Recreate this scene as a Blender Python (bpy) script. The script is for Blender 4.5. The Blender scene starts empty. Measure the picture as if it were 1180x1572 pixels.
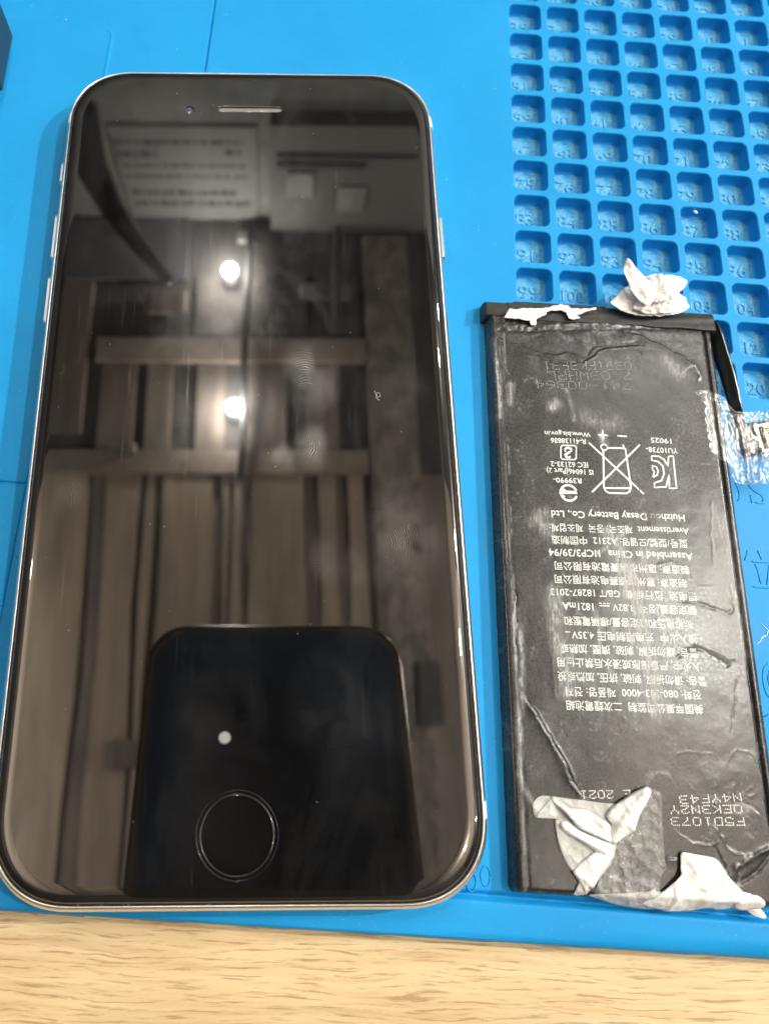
import bpy, bmesh, math, random
import numpy as np
from mathutils import Vector, Matrix, Euler
from mathutils.geometry import delaunay_2d_cdt
MM = 0.001
R = math.radians
random.seed(7)
scene = bpy.context.scene
COL = scene.collection

# ---------------------------------------------------------------- camera, world, exposure
cam = bpy.data.cameras.new('camera'); camo = bpy.data.objects.new('camera', cam); COL.objects.link(camo)
CAM_LOC = Vector((4.76, -44.63, 119.7)) * MM
CAM_ROT = Euler((0.3342, -0.0178, -0.0035), 'XYZ')
camo.location = CAM_LOC; camo.rotation_euler = CAM_ROT
cam.sensor_fit = 'VERTICAL'; cam.sensor_height = 24.0; cam.sensor_width = 18.0
cam.lens = 24.0 * 1181.0 / 1572.0
cam.shift_x = 0.0923; cam.shift_y = -0.0654
cam.dof.use_dof = True; cam.dof.focus_distance = 0.118; cam.dof.aperture_fstop = 16.0; cam.dof.aperture_blades = 0
cam.clip_start = 0.004; cam.clip_end = 50
scene.camera = camo
world = bpy.data.worlds.new('World'); scene.world = world; world.use_nodes = True
bg = world.node_tree.nodes['Background']; bg.inputs[0].default_value = (1.0, 0.985, 0.96, 1); bg.inputs[1].default_value = 0.6
scene.view_settings.view_transform = 'Standard'; scene.view_settings.look = 'None'
scene.view_settings.exposure = -0.08; scene.view_settings.gamma = 1.0

# ---------------------------------------------------------------- tagging and mesh helpers
def tag(o, label=None, cat=None, group=None, kind=None):
    if label: o['label'] = label
    if cat: o['category'] = cat
    if group: o['group'] = group
    if kind: o['kind'] = kind
    return o
def link(name, me, mat=None, parent=None, smooth=False, loc=None):
    if mat is not None and not me.materials: me.materials.append(mat)
    if smooth:
        me.polygons.foreach_set('use_smooth', [True] * len(me.polygons))
    o = bpy.data.objects.new(name, me); COL.objects.link(o)
    if parent is not None: o.parent = parent
    if loc is not None: o.location = Vector(loc) * MM
    return o
def empty(name, loc=(0, 0, 0), rz=0.0):
    o = bpy.data.objects.new(name, None); COL.objects.link(o)
    o.location = Vector(loc) * MM; o.rotation_euler = (0, 0, rz); o.empty_display_size = 0.005
    return o
def mesh(name, verts, faces):
    me = bpy.data.meshes.new(name)
    me.from_pydata([(v[0] * MM, v[1] * MM, v[2] * MM) for v in verts], [], faces); me.update()
    return me
def box_data(x0, x1, y0, y1, z0, z1):
    v = [(x0,y0,z0),(x1,y0,z0),(x1,y1,z0),(x0,y1,z0),(x0,y0,z1),(x1,y0,z1),(x1,y1,z1),(x0,y1,z1)]
    f = [(0,3,2,1),(4,5,6,7),(0,1,5,4),(1,2,6,5),(2,3,7,6),(3,0,4,7)]
    return v, f
def box(name, x0, x1, y0, y1, z0, z1, mat, parent=None, bevel=0.0):
    v, f = box_data(x0, x1, y0, y1, z0, z1)
    me = mesh(name, v, f)
    if bevel:
        bm = bmesh.new(); bm.from_mesh(me)
        bmesh.ops.bevel(bm, geom=list(bm.edges), offset=bevel * MM, segments=2, affect='EDGES', profile=0.5)
        bm.to_mesh(me); bm.free()
    return link(name, me, mat, parent)
def merge(parts):
    V, F = [], []
    for v, f in parts:
        n = len(V); V += list(v); F += [tuple(i + n for i in g) for g in f]
    return V, F
def outline(hw, hh, r, n=10, e=2.0, cx=0.0, cy=0.0):
    pts = []
    for q, (sx, sy) in enumerate(((1, 1), (-1, 1), (-1, -1), (1, -1))):
        for k in range(n + 1):
            t = (k / n) * math.pi / 2
            if q in (1, 3): t = math.pi / 2 - t
            c = abs(math.cos(t)) ** (2 / e); s = abs(math.sin(t)) ** (2 / e)
            pts.append((cx + sx * (hw - r + r * c), cy + sy * (hh - r + r * s)))
    return pts
def loft(loops, cap_first=False, cap_last=False):
    n = len(loops[0]); V = [p for L in loops for p in L]; F = []
    for a in range(len(loops) - 1):
        for k in range(n):
            k2 = (k + 1) % n
            F.append((a*n + k, a*n + k2, (a+1)*n + k2, (a+1)*n + k))
    if cap_first: F.append(tuple(reversed(range(n))))
    if cap_last: F.append(tuple((len(loops) - 1) * n + k for k in range(n)))
    return V, F
def fill_with_holes(outer, holes, z):
    coords = [Vector((p[0], p[1])) for p in outer]; loops = [list(range(len(outer)))]
    for h in holes:
        s = len(coords); coords += [Vector((p[0], p[1])) for p in h]; loops.append(list(range(s, len(coords))))
    edges = [(L[k], L[(k + 1) % len(L)]) for L in loops for k in range(len(L))]
    vs, es, fs, ov, oe, of = delaunay_2d_cdt(coords, edges, [], 0, 1e-6)
    def inside(p, poly):
        c = False; m = len(poly)
        for a in range(m):
            x1, y1 = poly[a]; x2, y2 = poly[(a + 1) % m]
            if (y1 > p[1]) != (y2 > p[1]) and p[0] < (x2 - x1) * (p[1] - y1) / (y2 - y1) + x1: c = not c
        return c
    boxes = [(min(p[0] for p in h), max(p[0] for p in h), min(p[1] for p in h), max(p[1] for p in h), h) for h in holes]
    F = []
    for f in fs:
        c = [sum(vs[i][k] for i in f) / len(f) for k in (0, 1)]
        if not inside(c, outer): continue
        if any(b[0] < c[0] < b[1] and b[2] < c[1] < b[3] and inside(c, b[4]) for b in boxes): continue
        a, b_, d = vs[f[0]], vs[f[1]], vs[f[2]]
        if (b_[0]-a[0])*(d[1]-a[1]) - (b_[1]-a[1])*(d[0]-a[0]) < 0: f = list(reversed(f))
        F.append(tuple(f))
    return [(v[0], v[1], z) for v in vs], F
def circle(r, n=48, cx=0.0, cy=0.0):
    return [(cx + r * math.cos(2*math.pi*k/n), cy + r * math.sin(2*math.pi*k/n)) for k in range(n)]
def at_z(pts, z): return [(p[0], p[1], z) for p in pts]
def tube(pts, rad, n=8):
    """swept tube through 3-D points, rad a number or a list"""
    P = [Vector(p) for p in pts]; V = []; F = []
    for i, p in enumerate(P):
        d = (P[min(i + 1, len(P) - 1)] - P[max(i - 1, 0)]).normalized()
        up = Vector((0, 0, 1)) if abs(d.z) < 0.9 else Vector((1, 0, 0))
        s = d.cross(up).normalized(); u = s.cross(d)
        r = rad[i] if isinstance(rad, (list, tuple)) else rad
        for k in range(n):
            a = 2 * math.pi * k / n; q = p + s * (r * math.cos(a)) + u * (r * math.sin(a)); V.append(tuple(q))
    for i in range(len(P) - 1):
        for k in range(n):
            k2 = (k + 1) % n; F.append((i*n + k, i*n + k2, (i+1)*n + k2, (i+1)*n + k))
    F.append(tuple(reversed(range(n)))); F.append(tuple((len(P)-1)*n + k for k in range(n)))
    return V, F
# numpy noise
def _hash(ix, iy, seed):
    h = (ix.astype(np.int64) * 374761393 + iy.astype(np.int64) * 668265263 + seed * 1442695041) & 0xffffffff
    h = ((h ^ (h >> 13)) * 1274126177) & 0xffffffff
    return ((h ^ (h >> 16)) & 0xffff) / 65535.0
def vnoise(x, y, seed=0):
    ix = np.floor(x); iy = np.floor(y); fx = x - ix; fy = y - iy
    fx = fx * fx * fx * (fx * (fx * 6 - 15) + 10); fy = fy * fy * fy * (fy * (fy * 6 - 15) + 10)
    a = _hash(ix, iy, seed); b = _hash(ix + 1, iy, seed); c = _hash(ix, iy + 1, seed); d = _hash(ix + 1, iy + 1, seed)
    return (a * (1 - fx) + b * fx) * (1 - fy) + (c * (1 - fx) + d * fx) * fy
def fbm(x, y, seed=0, o=4):
    s = 0; a = 0.5; t = 0
    for k in range(o):
        s = s + a * vnoise(x * 2**k, y * 2**k, seed + k * 17); t += a; a *= 0.5
    return s / t
def ridged(x, y, seed=0, o=3):
    s = 0; a = 0.5; t = 0
    for k in range(o):
        s = s + a * (1 - np.abs(2 * vnoise(x * 2**k + 7.3 * k, y * 2**k, seed + k * 31) - 1)); t += a; a *= 0.5
    return s / t
def pdist(x, y, pts):
    """distance to polyline and signed side"""
    best = np.full(x.shape, 1e9); side = np.zeros(x.shape)
    for (x1, y1), (x2, y2) in zip(pts[:-1], pts[1:]):
        dx, dy = x2 - x1, y2 - y1; L = dx*dx + dy*dy + 1e-12
        t = np.clip(((x - x1) * dx + (y - y1) * dy) / L, 0, 1)
        d = np.hypot(x - x1 - t * dx, y - y1 - t * dy); s = np.sign((x - x1) * dy - (y - y1) * dx)
        m = d < best; best = np.where(m, d, best); side = np.where(m, s, side)
    return best, side
def sstep(a, b, v):
    t = np.clip((v - a) / (b - a), 0, 1); return t * t * (3 - 2 * t)

# ---------------------------------------------------------------- materials
class NT:
    def __init__(self, name):
        self.m = bpy.data.materials.new(name); self.m.use_nodes = True; self.t = self.m.node_tree
        self.b = self.t.nodes['Principled BSDF']; self.out = self.t.nodes['Material Output']
    def n(self, typ, **kw):
        nd = self.t.nodes.new(typ)
        for k, v in kw.items():
            if k.startswith('i_'):
                key = k[2:]; key = int(key) if key.isdigit() else key.replace('_', ' ')
                self.set(nd.inputs[key], v)
            else: setattr(nd, k, v)
        return nd
    def set(self, sock, v):
        if isinstance(v, bpy.types.NodeSocket): self.t.links.new(v, sock)
        elif isinstance(v, bpy.types.Node): self.t.links.new(v.outputs[0], sock)
        else: sock.default_value = v
    def p(self, **kw):
        for k, v in kw.items(): self.set(self.b.inputs[k.replace('_', ' ')], v)
        return self
    def obj(self, scale=(1, 1, 1), loc=(0, 0, 0), rot=(0, 0, 0), src=None):
        if src is None: src = self.n('ShaderNodeTexCoord').outputs['Object']
        mp = self.n('ShaderNodeMapping'); self.set(mp.inputs[0], src)
        mp.inputs['Location'].default_value = loc; mp.inputs['Rotation'].default_value = rot; mp.inputs['Scale'].default_value = scale
        return mp.outputs[0]
    def noise(self, vec, scale=1, detail=3, rough=0.5, dist=0.0):
        nd = self.n('ShaderNodeTexNoise'); self.set(nd.inputs['Vector'], vec)
        nd.inputs['Scale'].default_value = scale; nd.inputs['Detail'].default_value = detail
        nd.inputs['Roughness'].default_value = rough; nd.inputs['Distortion'].default_value = dist
        return nd.outputs[0]
    def ramp(self, fac, stops):
        nd = self.n('ShaderNodeValToRGB'); self.set(nd.inputs[0], fac); e = nd.color_ramp.elements
        while len(e) < len(stops): e.new(0.5)
        for k, (p, c) in enumerate(stops):
            e[k].position = p; e[k].color = c if isinstance(c, tuple) and len(c) == 4 else ((c, c, c, 1) if not isinstance(c, tuple) else (*c, 1))
        return nd.outputs[0]
    def mr(self, v, a, b, c=0.0, d=1.0, smooth=False):
        nd = self.n('ShaderNodeMapRange'); nd.interpolation_type = 'SMOOTHSTEP' if smooth else 'LINEAR'
        for k, q in enumerate((v, a, b, c, d)): self.set(nd.inputs[k], q)
        return nd.outputs[0]
    def math(self, op, a, b=0.0):
        nd = self.n('ShaderNodeMath', operation=op); self.set(nd.inputs[0], a); self.set(nd.inputs[1], b); return nd.outputs[0]
    def mix(self, f, a, b):
        nd = self.n('ShaderNodeMix', data_type='RGBA'); self.set(nd.inputs[0], f); self.set(nd.inputs[6], a); self.set(nd.inputs[7], b); return nd.outputs[2]
    def bump(self, h, strength=0.3, dist=0.0001):
        nd = self.n('ShaderNodeBump'); self.set(nd.inputs['Height'], h); nd.inputs['Strength'].default_value = strength
        nd.inputs['Distance'].default_value = dist; return nd.outputs[0]
def c4(r, g, b): return (r, g, b, 1.0)
def plain(name, col, rough=0.5, metal=0.0, var=0.12, scale=900, **kw):
    t = NT(name); nz = t.noise(t.obj(), scale, 3)
    a = c4(*[c * (1 - var) for c in col]); b = c4(*[min(1, c * (1 + var)) for c in col])
    t.p(Base_Color=t.mix(nz, a, b), Roughness=t.mr(nz, 0, 1, max(0, rough - .06), min(1, rough + .06)), Metallic=metal, **kw)
    return t.m

def mat_rubber(name, floor=False):
    t = NT(name); v = t.obj()
    big = t.noise(v, 35, 4, 0.6); fine = t.noise(v, 2600, 3, 0.6); mid = t.noise(v, 560, 4, 0.65)
    col = t.mix(t.mr(big, .3, .7), c4(.008, .275, .64), c4(.012, .315, .71))
    stain = t.mr(t.noise(v, 70, 6, .72, 1.2), .56, .70)
    col = t.mix(t.math('MULTIPLY', stain, .22), col, c4(.010, .23, .52))
    if floor:
        col = t.mix(t.mr(mid, .30, .62), col, c4(.15, .46, .67))
        grit = t.n('ShaderNodeTexVoronoi'); t.set(grit.inputs['Vector'], v); grit.inputs['Scale'].default_value = 2600
        sp = t.math('MULTIPLY', t.mr(grit.outputs['Distance'], 0.0, 0.22, 1.0, 0.0), t.mr(t.noise(v, 700, 2), .52, .62))
        col = t.mix(t.math('MULTIPLY', sp, .55), col, c4(.62, .85, .95))
        t.p(Roughness=t.mr(mid, .3, .8, .55, .34))
        t.p(Normal=t.bump(t.math('ADD', fine, t.math('MULTIPLY', mid, 2.0)), .9, .00030))
    else:
        dust = t.mr(t.noise(v, 1900, 2, .7), .66, .78)
        col = t.mix(t.math('MULTIPLY', dust, .22), col, c4(.45, .70, .85))
        dark = t.mr(t.noise(v, 330, 5, .75, .6), .66, .74)
        col = t.mix(t.math('MULTIPLY', dark, .5), col, c4(.018, .22, .46))
        t.p(Roughness=t.mr(big, .3, .7, .42, .55))
        t.p(Normal=t.bump(fine, .12, .0001))
    t.p(Base_Color=col, Specular_IOR_Level=.20)
    return t.m
M_RUB = mat_rubber('blue_silicone'); M_FLOOR = mat_rubber('blue_silicone_pitted', True)

def mat_wood():
    t = NT('oak_laminate'); src = t.n('ShaderNodeTexCoord').outputs['Object']
    warp = t.noise(t.obj((45, 140, 1), src=src), 1, 3)
    wv = t.n('ShaderNodeVectorMath', operation='MULTIPLY_ADD'); t.set(wv.inputs[0], warp); wv.inputs[1].default_value = (0.003, 0.0032, 0); t.set(wv.inputs[2], src)
    st = t.noise(t.obj((120, 2300, 1), src=wv.outputs[0]), 1, 5, .65)
    st2 = t.noise(t.obj((50, 900, 1), loc=(3, 8, 0), src=wv.outputs[0]), 1, 3, .5)
    pore = t.noise(t.obj((230, 2600, 1), src=wv.outputs[0]), 1, 2, .5)
    col = t.ramp(st2, [(.25, (.56, .385, .20)), (.46, (.68, .50, .275)), (.70, (.74, .58, .335))])
    col = t.mix(t.math('MULTIPLY', t.mr(st, .54, .62), .8), col, c4(.36, .215, .10))
    col = t.mix(t.math('MULTIPLY', t.mr(pore, .60, .72), .45), col, c4(.32, .20, .10))
    grain = t.noise(src, 3500, 2)
    t.p(Base_Color=t.mix(t.math('MULTIPLY', grain, .12), col, c4(.9, .75, .5)), Roughness=.42, Specular_IOR_Level=.3, Normal=t.bump(grain, .12, .0001))
    return t.m
M_WOOD = mat_wood()

# ---------------------------------------------------------------- desk
desk = box('wooden_desk', -600, 700, -420, 520, -30, -3.6, M_WOOD)
desk.rotation_euler = (0, 0, R(-2.6))
tag(desk, 'light oak laminate desk top under the blue mat, grain running left to right', 'desk')

# ---------------------------------------------------------------- repair mat
MAT_O = (52.57, 94.02); MAT_A = -0.0767
matt = empty('repair_mat', (MAT_O[0], MAT_O[1], 0), MAT_A)
tag(matt, 'blue silicone repair mat with numbered square compartments under phone and battery', 'mat')
PXM, PYM = 7.742, 7.877
CW, CH = 6.72, 6.92
NI, NJ0, NJ1 = 8, -3, 11
def front(x): return -169.6 + 0.0145 * (x + 19.6)
def height(x, y):
    h = np.zeros(x.shape)
    fy = y - (-169.6 + 0.0145 * (x + 19.6))
    g = y + 164.05                                # groove just north of the raised front rim
    h += 0.30 * sstep(0.45, -0.25, g) - 0.75 * np.exp(-((g - .45) / .42) ** 2)
    h -= 1.6 * sstep(0.9, 0.0, fy) ** 1.5
    # raised square pad at the far left, rounded corner
    px, py = (-81.25,-13.85)[0] + 1.6, (-81.25,-13.85)[1] - 0.3
    qx = x - (px - 3); qy = y - (py - 3)
    d = np.where((qx > 0) & (qy > 0), np.hypot(qx, qy) - 3, np.maximum(qx, qy) - 3)
    h += 0.28 * sstep(0.12, -0.12, d) + 0.10 * np.exp(-((d + .1) / .25) ** 2)
    # long mould line running away from the phone, slightly lower field left of it
    l = x - (-60.35,-15.35)[0] - 0.004 * (y + 10)
    h += np.where(y > -60, 1, 0) * (-0.40 * np.exp(-(l / .16) ** 2) + 0.16 * sstep(-.1, .3, l))
    # two tray edges left of the phone
    s = y - (-81.88,-110.33)[1]; m = sstep((-79.49,-110.15)[0] + .5, (-79.49,-110.15)[0] - .3, x)
    h += m * (-0.35 * np.exp(-(s / .22) ** 2))
    s = y - (-78.93,-129.81)[1]; h += m * (-0.14 * np.exp(-(s / .12) ** 2))
    return h
def lines(a, b, step, refine):
    xs = list(np.arange(a, b, step)) + [b]
    for c, w, st in refine: xs += list(np.arange(c - w, c + w, st))
    xs = sorted(x for x in set(round(q, 3) for q in xs) if a <= x <= b); return np.array(xs)
XL, XG, XR, YB, YT = -112.0, -1.0, NI * PXM, front(0) - 3, -NJ0 * PYM + 0.0
gx0, gx1, gy0, gy1 = XG, XR, -(NJ1 - 1) * PYM - PYM - .3, YT
def tensor(xs, ys, fn):
    X, Y = np.meshgrid(xs, ys); Z = fn(X, Y); n = len(xs); k = len(ys)
    V = np.stack([X.ravel(), Y.ravel(), Z.ravel()], 1)
    i = np.arange(n - 1)[None, :] + n * np.arange(k - 1)[:, None]
    F = np.stack([i, i + 1, i + n + 1, i + n], -1).reshape(-1, 4)
    return V, F
def grid_mesh(name, V, F):
    me = bpy.data.meshes.new(name); me.vertices.add(len(V)); me.vertices.foreach_set('co', (V * MM).astype(np.float32).ravel())
    me.loops.add(F.size); me.loops.foreach_set('vertex_index', F.astype(np.int32).ravel())
    me.polygons.add(len(F)); me.polygons.foreach_set('loop_start', np.arange(0, F.size, 4, dtype=np.int32))
    me.polygons.foreach_set('loop_total', np.full(len(F), 4, dtype=np.int32))
    me.update(calc_edges=True); me.validate(); return me
ybot = -171.0
ysl = lines(ybot, YT, 1.6, [(-163.7, 2.2, .12), (-170, 1.6, .2), ((-81.88,-110.33)[1], .9, .1), ((-78.93,-129.81)[1], .6, .06), ((-81.25,-13.85)[1] - 1.8, 3.2, .15)])
xsl = lines(XL, XG, 1.6, [((-81.25,-13.85)[0], 3.2, .15), ((-60.35,-15.35)[0], .9, .07), ((-79.49,-110.15)[0], 1.0, .15)])
def front_clip(V):
    f = -169.6 + 0.0145 * (V[:, 0] + 19.6)
    m = V[:, 1] < f; V[m, 2] = -3.6; V[m, 1] = f[m]; return V
V1, F1 = tensor(xsl, ysl, height); V1 = front_clip(V1)
ys2 = lines(ybot, gy0, 1.6, [(-163.7, 2.2, .12), (-170, 1.6, .2)])
V2, F2 = tensor(lines(XG, XR, 2.0, []), ys2, height); V2 = front_clip(V2)
top = grid_mesh('mat_sheet', np.vstack([V1, V2]), np.vstack([F1, F2 + len(V1)]))
o = link('mat_sheet', top, M_RUB, matt, True)
# compartment grid: sheet with rounded square holes
def cell_outline(inset, n=6):
    return outline(CW / 2 - inset, CH / 2 - inset, max(.35, 1.25 - inset * .6), n, 2.0, CW / 2, -CH / 2)
holes = []
for j in range(NJ0 + 1, NJ1):
    for i in range(NI):
        holes.append([(x + i * PXM, y - j * PYM) for x, y in cell_outline(0)])
outer = [(gx0, gy0), (gx1, gy0), (gx1, gy1), (gx0, gy1)]
V, F = fill_with_holes(outer, holes, 0.0)
link('grid_sheet', mesh('grid_sheet', V, F), M_RUB, matt)
D = 2.6
prof = [(0, 0), (.05, -.02), (.13, -.09), (.18, -.22), (.20, -.5), (.26, -1.3), (.34, -D + .35), (.45, -D + .12), (.62, -D + .02), (.7, -D)]
Vc, Fc = loft([at_z(cell_outline(a), z) for a, z in prof])
Fc = [tuple(reversed(f)) for f in Fc] if True else Fc
nl = len(cell_outline(0)); wall_faces = len(Fc)
Fc.append(tuple((len(prof) - 1) * nl + k for k in range(nl)))
cellme = mesh('compartment', Vc, Fc); cellme.materials.append(M_RUB); cellme.materials.append(M_FLOOR)
cellme.polygons[wall_faces].material_index = 1
bm = bmesh.new(); bm.from_mesh(cellme); bmesh.ops.recalc_face_normals(bm, faces=bm.faces)
fl = [f for f in bm.faces if len(f.verts) > 4][0]
if fl.normal.z < 0: bmesh.ops.reverse_faces(bm, faces=list(bm.faces))
for f in bm.faces: f.smooth = len(f.verts) <= 4
bm.to_mesh(cellme); bm.free()
def text_mesh(s, size, extrude=0.0, bevel=0.0, align='CENTER', res=3, offset=0.0):
    cu = bpy.data.curves.new('lettering', 'FONT'); cu.body = s; cu.size = size * MM; cu.extrude = extrude * MM
    cu.bevel_depth = bevel * MM; cu.bevel_resolution = 1; cu.resolution_u = res; cu.offset = offset * MM; cu.align_x = align
    ob = bpy.data.objects.new('lettering', cu); COL.objects.link(ob)
    bpy.context.view_layer.update()
    me = bpy.data.meshes.new_from_object(ob.evaluated_get(bpy.context.evaluated_depsgraph_get()))
    bpy.data.objects.remove(ob); bpy.data.curves.remove(cu); return me
for j in range(NJ0 + 1, NJ1):
    for i in range(NI):
        num = 35 + 8 * j + i
        if num < 1: continue
        c = link('compartment', cellme, None, matt, loc=(i * PXM, -j * PYM, 0))
        if j >= -1 and (j < 9 or i > 3):
            t = text_mesh(str(num), 3.7 if num < 100 else 3.2, .06, .04)
            k = link('number', t, M_FLOOR, c, loc=(CW / 2 - .35 + random.uniform(-.2, .2), -CH + 1.95, -D + .10))
# embossed lettering on the plain part of the mat
def emboss(s, size, loc, rot=0.0, bevel=.06, ex=.05):
    t = text_mesh(s, size, ex, bevel); k = link('embossed_lettering', t, M_RUB, matt, loc=loc); k.rotation_euler[2] = rot; return k
def ridge_line(pts, w=.14, closed=False):
    pts = [(x, y, .02) for x, y in pts]
    if closed: pts.append(pts[0])
    return tube(pts, w, 8)
parts = []
EMB = ([(35.04,-101.04),(35.38,-101.79),(35.57,-102.88),(35.48,-103.66),(35.11,-104.12)], [(37.26,-101.20),(37.51,-101.73),(38.18,-102.34),(39.08,-102.83),(39.42,-103.46),(39.15,-103.92)],
          [(37.36,-102.96),(37.37,-103.73),(37.41,-104.27)], [(37.96,-104.12),(38.57,-104.29),(39.32,-104.23)],
          [(35.71,-112.23),(35.51,-112.97),(35.10,-113.84)], [(37.38,-112.10),(37.60,-112.81),(37.81,-113.53)],
          [(36.23,-113.86),(36.51,-114.04),(38.99,-113.96),(40.03,-113.88)], [(36.68,-114.34),(37.04,-115.56),(37.11,-116.68),(37.22,-117.39)], [(38.84,-114.39),(38.54,-115.85),(38.12,-117.52)], [(35.93,-117.89),(36.11,-118.08),(38.46,-118.01),(39.70,-117.91)],
          [(36.77,-129.46),(36.09,-130.08),(35.79,-130.96),(35.66,-131.91),(35.71,-133.03),(35.97,-134.04),(36.48,-134.65)], [(37.29,-129.99),(36.70,-130.70),(36.45,-131.85),(36.61,-132.87),(37.01,-133.59)], [(35.17,-137.23),(35.79,-136.91),(37.02,-136.36)],
          [(-80.44,-118.36),(-80.41,-119.60),(-80.41,-121.16),(-80.36,-121.98)], [(-81.64,-120.12),(-80.85,-119.95),(-79.68,-119.65)], [(-80.59,-121.28),(-80.80,-122.32),(-81.18,-122.96),(-81.60,-123.40)], [(-80.07,-121.34),(-79.92,-122.66),(-79.91,-124.29),(-80.19,-124.92),(-80.53,-124.74)], [(-79.87,-120.81),(-79.31,-121.59),(-78.85,-122.38)])
for L in EMB:
    V, F = ridge_line(L, .09); link('embossed_stroke', mesh('embossed_stroke', V, F), M_RUB, matt, True)
def ellipse(cx, cy, a, b, n=28): return [(cx + a * math.cos(2*math.pi*q/n), cy + b * math.sin(2*math.pi*q/n)) for q in range(n)]
for cx, cy in ((-6.36,-161.16), (-8.35,-161.94)):
    V, F = ridge_line(ellipse(cx, cy, .66, 1.25), .11, True); link('embossed_numeral', mesh('embossed_numeral', V, F), M_RUB, matt, True)

# dust and flux crumbs on the mat (nobody could count them)
def specks(name, spots, mat, zs=0.0):
    parts = []
    for x, y, z, r in spots:
        a = random.uniform(0, 6.28); e = random.uniform(.5, 1.0)
        ring = [(x + r * math.cos(a + k*1.2566), y + r * e * math.sin(a + k*1.2566), z) for k in range(5)]
        V = ring + [(x, y, z + r * .6)]; parts.append((V, [(k, (k + 1) % 5, 5) for k in range(5)]))
    V, F = merge(parts); return mesh(name, V, F)
M_CRUMB = plain('pale_crumb', (.75, .80, .80), .35)
sp = []
for _ in range(120): sp.append((random.uniform(-104, -2), random.uniform(-162, 14), .17 + .0, random.choice((.04, .05, .06, .10))))
for _ in range(420):
    i = random.randrange(NI); j = random.randrange(NJ0 + 1, NJ1)
    sp.append((i * PXM + random.uniform(1.2, CW - 1.0), -j * PYM - random.uniform(1.2, CH - 1.0), -D, random.choice((.04, .05, .06, .09))))
for q, r in (((-89.71,-13.09), .14), ((-89.04,-24.70), .12), ((-92.39,-40.77), .11), ((-85.03,-36.23), .13), ((-66.53,-18.63), .12)): sp.append((q[0], q[1], .16, r))
o = link('dust', specks('dust', sp, M_CRUMB), M_CRUMB); o.location = Vector((MAT_O[0], MAT_O[1], 0)) * MM; o.rotation_euler = (0, 0, MAT_A)
tag(o, 'tiny pale dust and flux crumbs scattered over the blue mat', 'dust', kind='stuff')
V, F = loft([[(.5*a, .28*b, 0) for a, b in circle(1, 9)], [(.55*a + .05, .32*b, .2) for a, b in circle(1, 9)], [(.25*a + .1, .12*b, .36) for a, b in circle(1, 9)]], True, True)
o = link('plastic_crumb', mesh('plastic_crumb', V, F), M_CRUMB, None, False); w = (83.80,42.70)
o.location = Vector((w[0] - .6, w[1] + 1.2, -1.1)) * MM; o.rotation_euler = (0, .3, -.6)
tag(o, 'small white crumb caught in the compartment numbered 87', 'crumb')
# pale scratch thread on the mat by the battery
V, F = tube([(x, y, .05) for x, y in [(79.35,-31.88),(79.99,-32.66),(80.32,-33.05),(79.97,-33.74),(79.08,-34.12),(78.78,-34.61),(78.06,-35.19)]], [.03, .06, .07, .06, .09, .07, .02], 6)
o = link('fibre', mesh('fibre', V, F), M_CRUMB); tag(o, 'pale thread of dried glue on the mat right of the battery', 'fibre')

# ---------------------------------------------------------------- black block, top left
M_BLOCK = plain('dark_plastic', (.020, .045, .070), .42, var=.35, scale=260)
b = [(-48.14,83.58),(-48.08,69.76)]
blk = box('plastic_block', -26, 0, -14.2, 0, 0, 11.5, M_BLOCK, None, .5)
blk.location = Vector((b[0][0] + .2, b[0][1], .02)) * MM; blk.rotation_euler = (0, 0, R(-1.5))
tag(blk, 'dark grey plastic block cut off by the left edge, above the phone', 'block')

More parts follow.
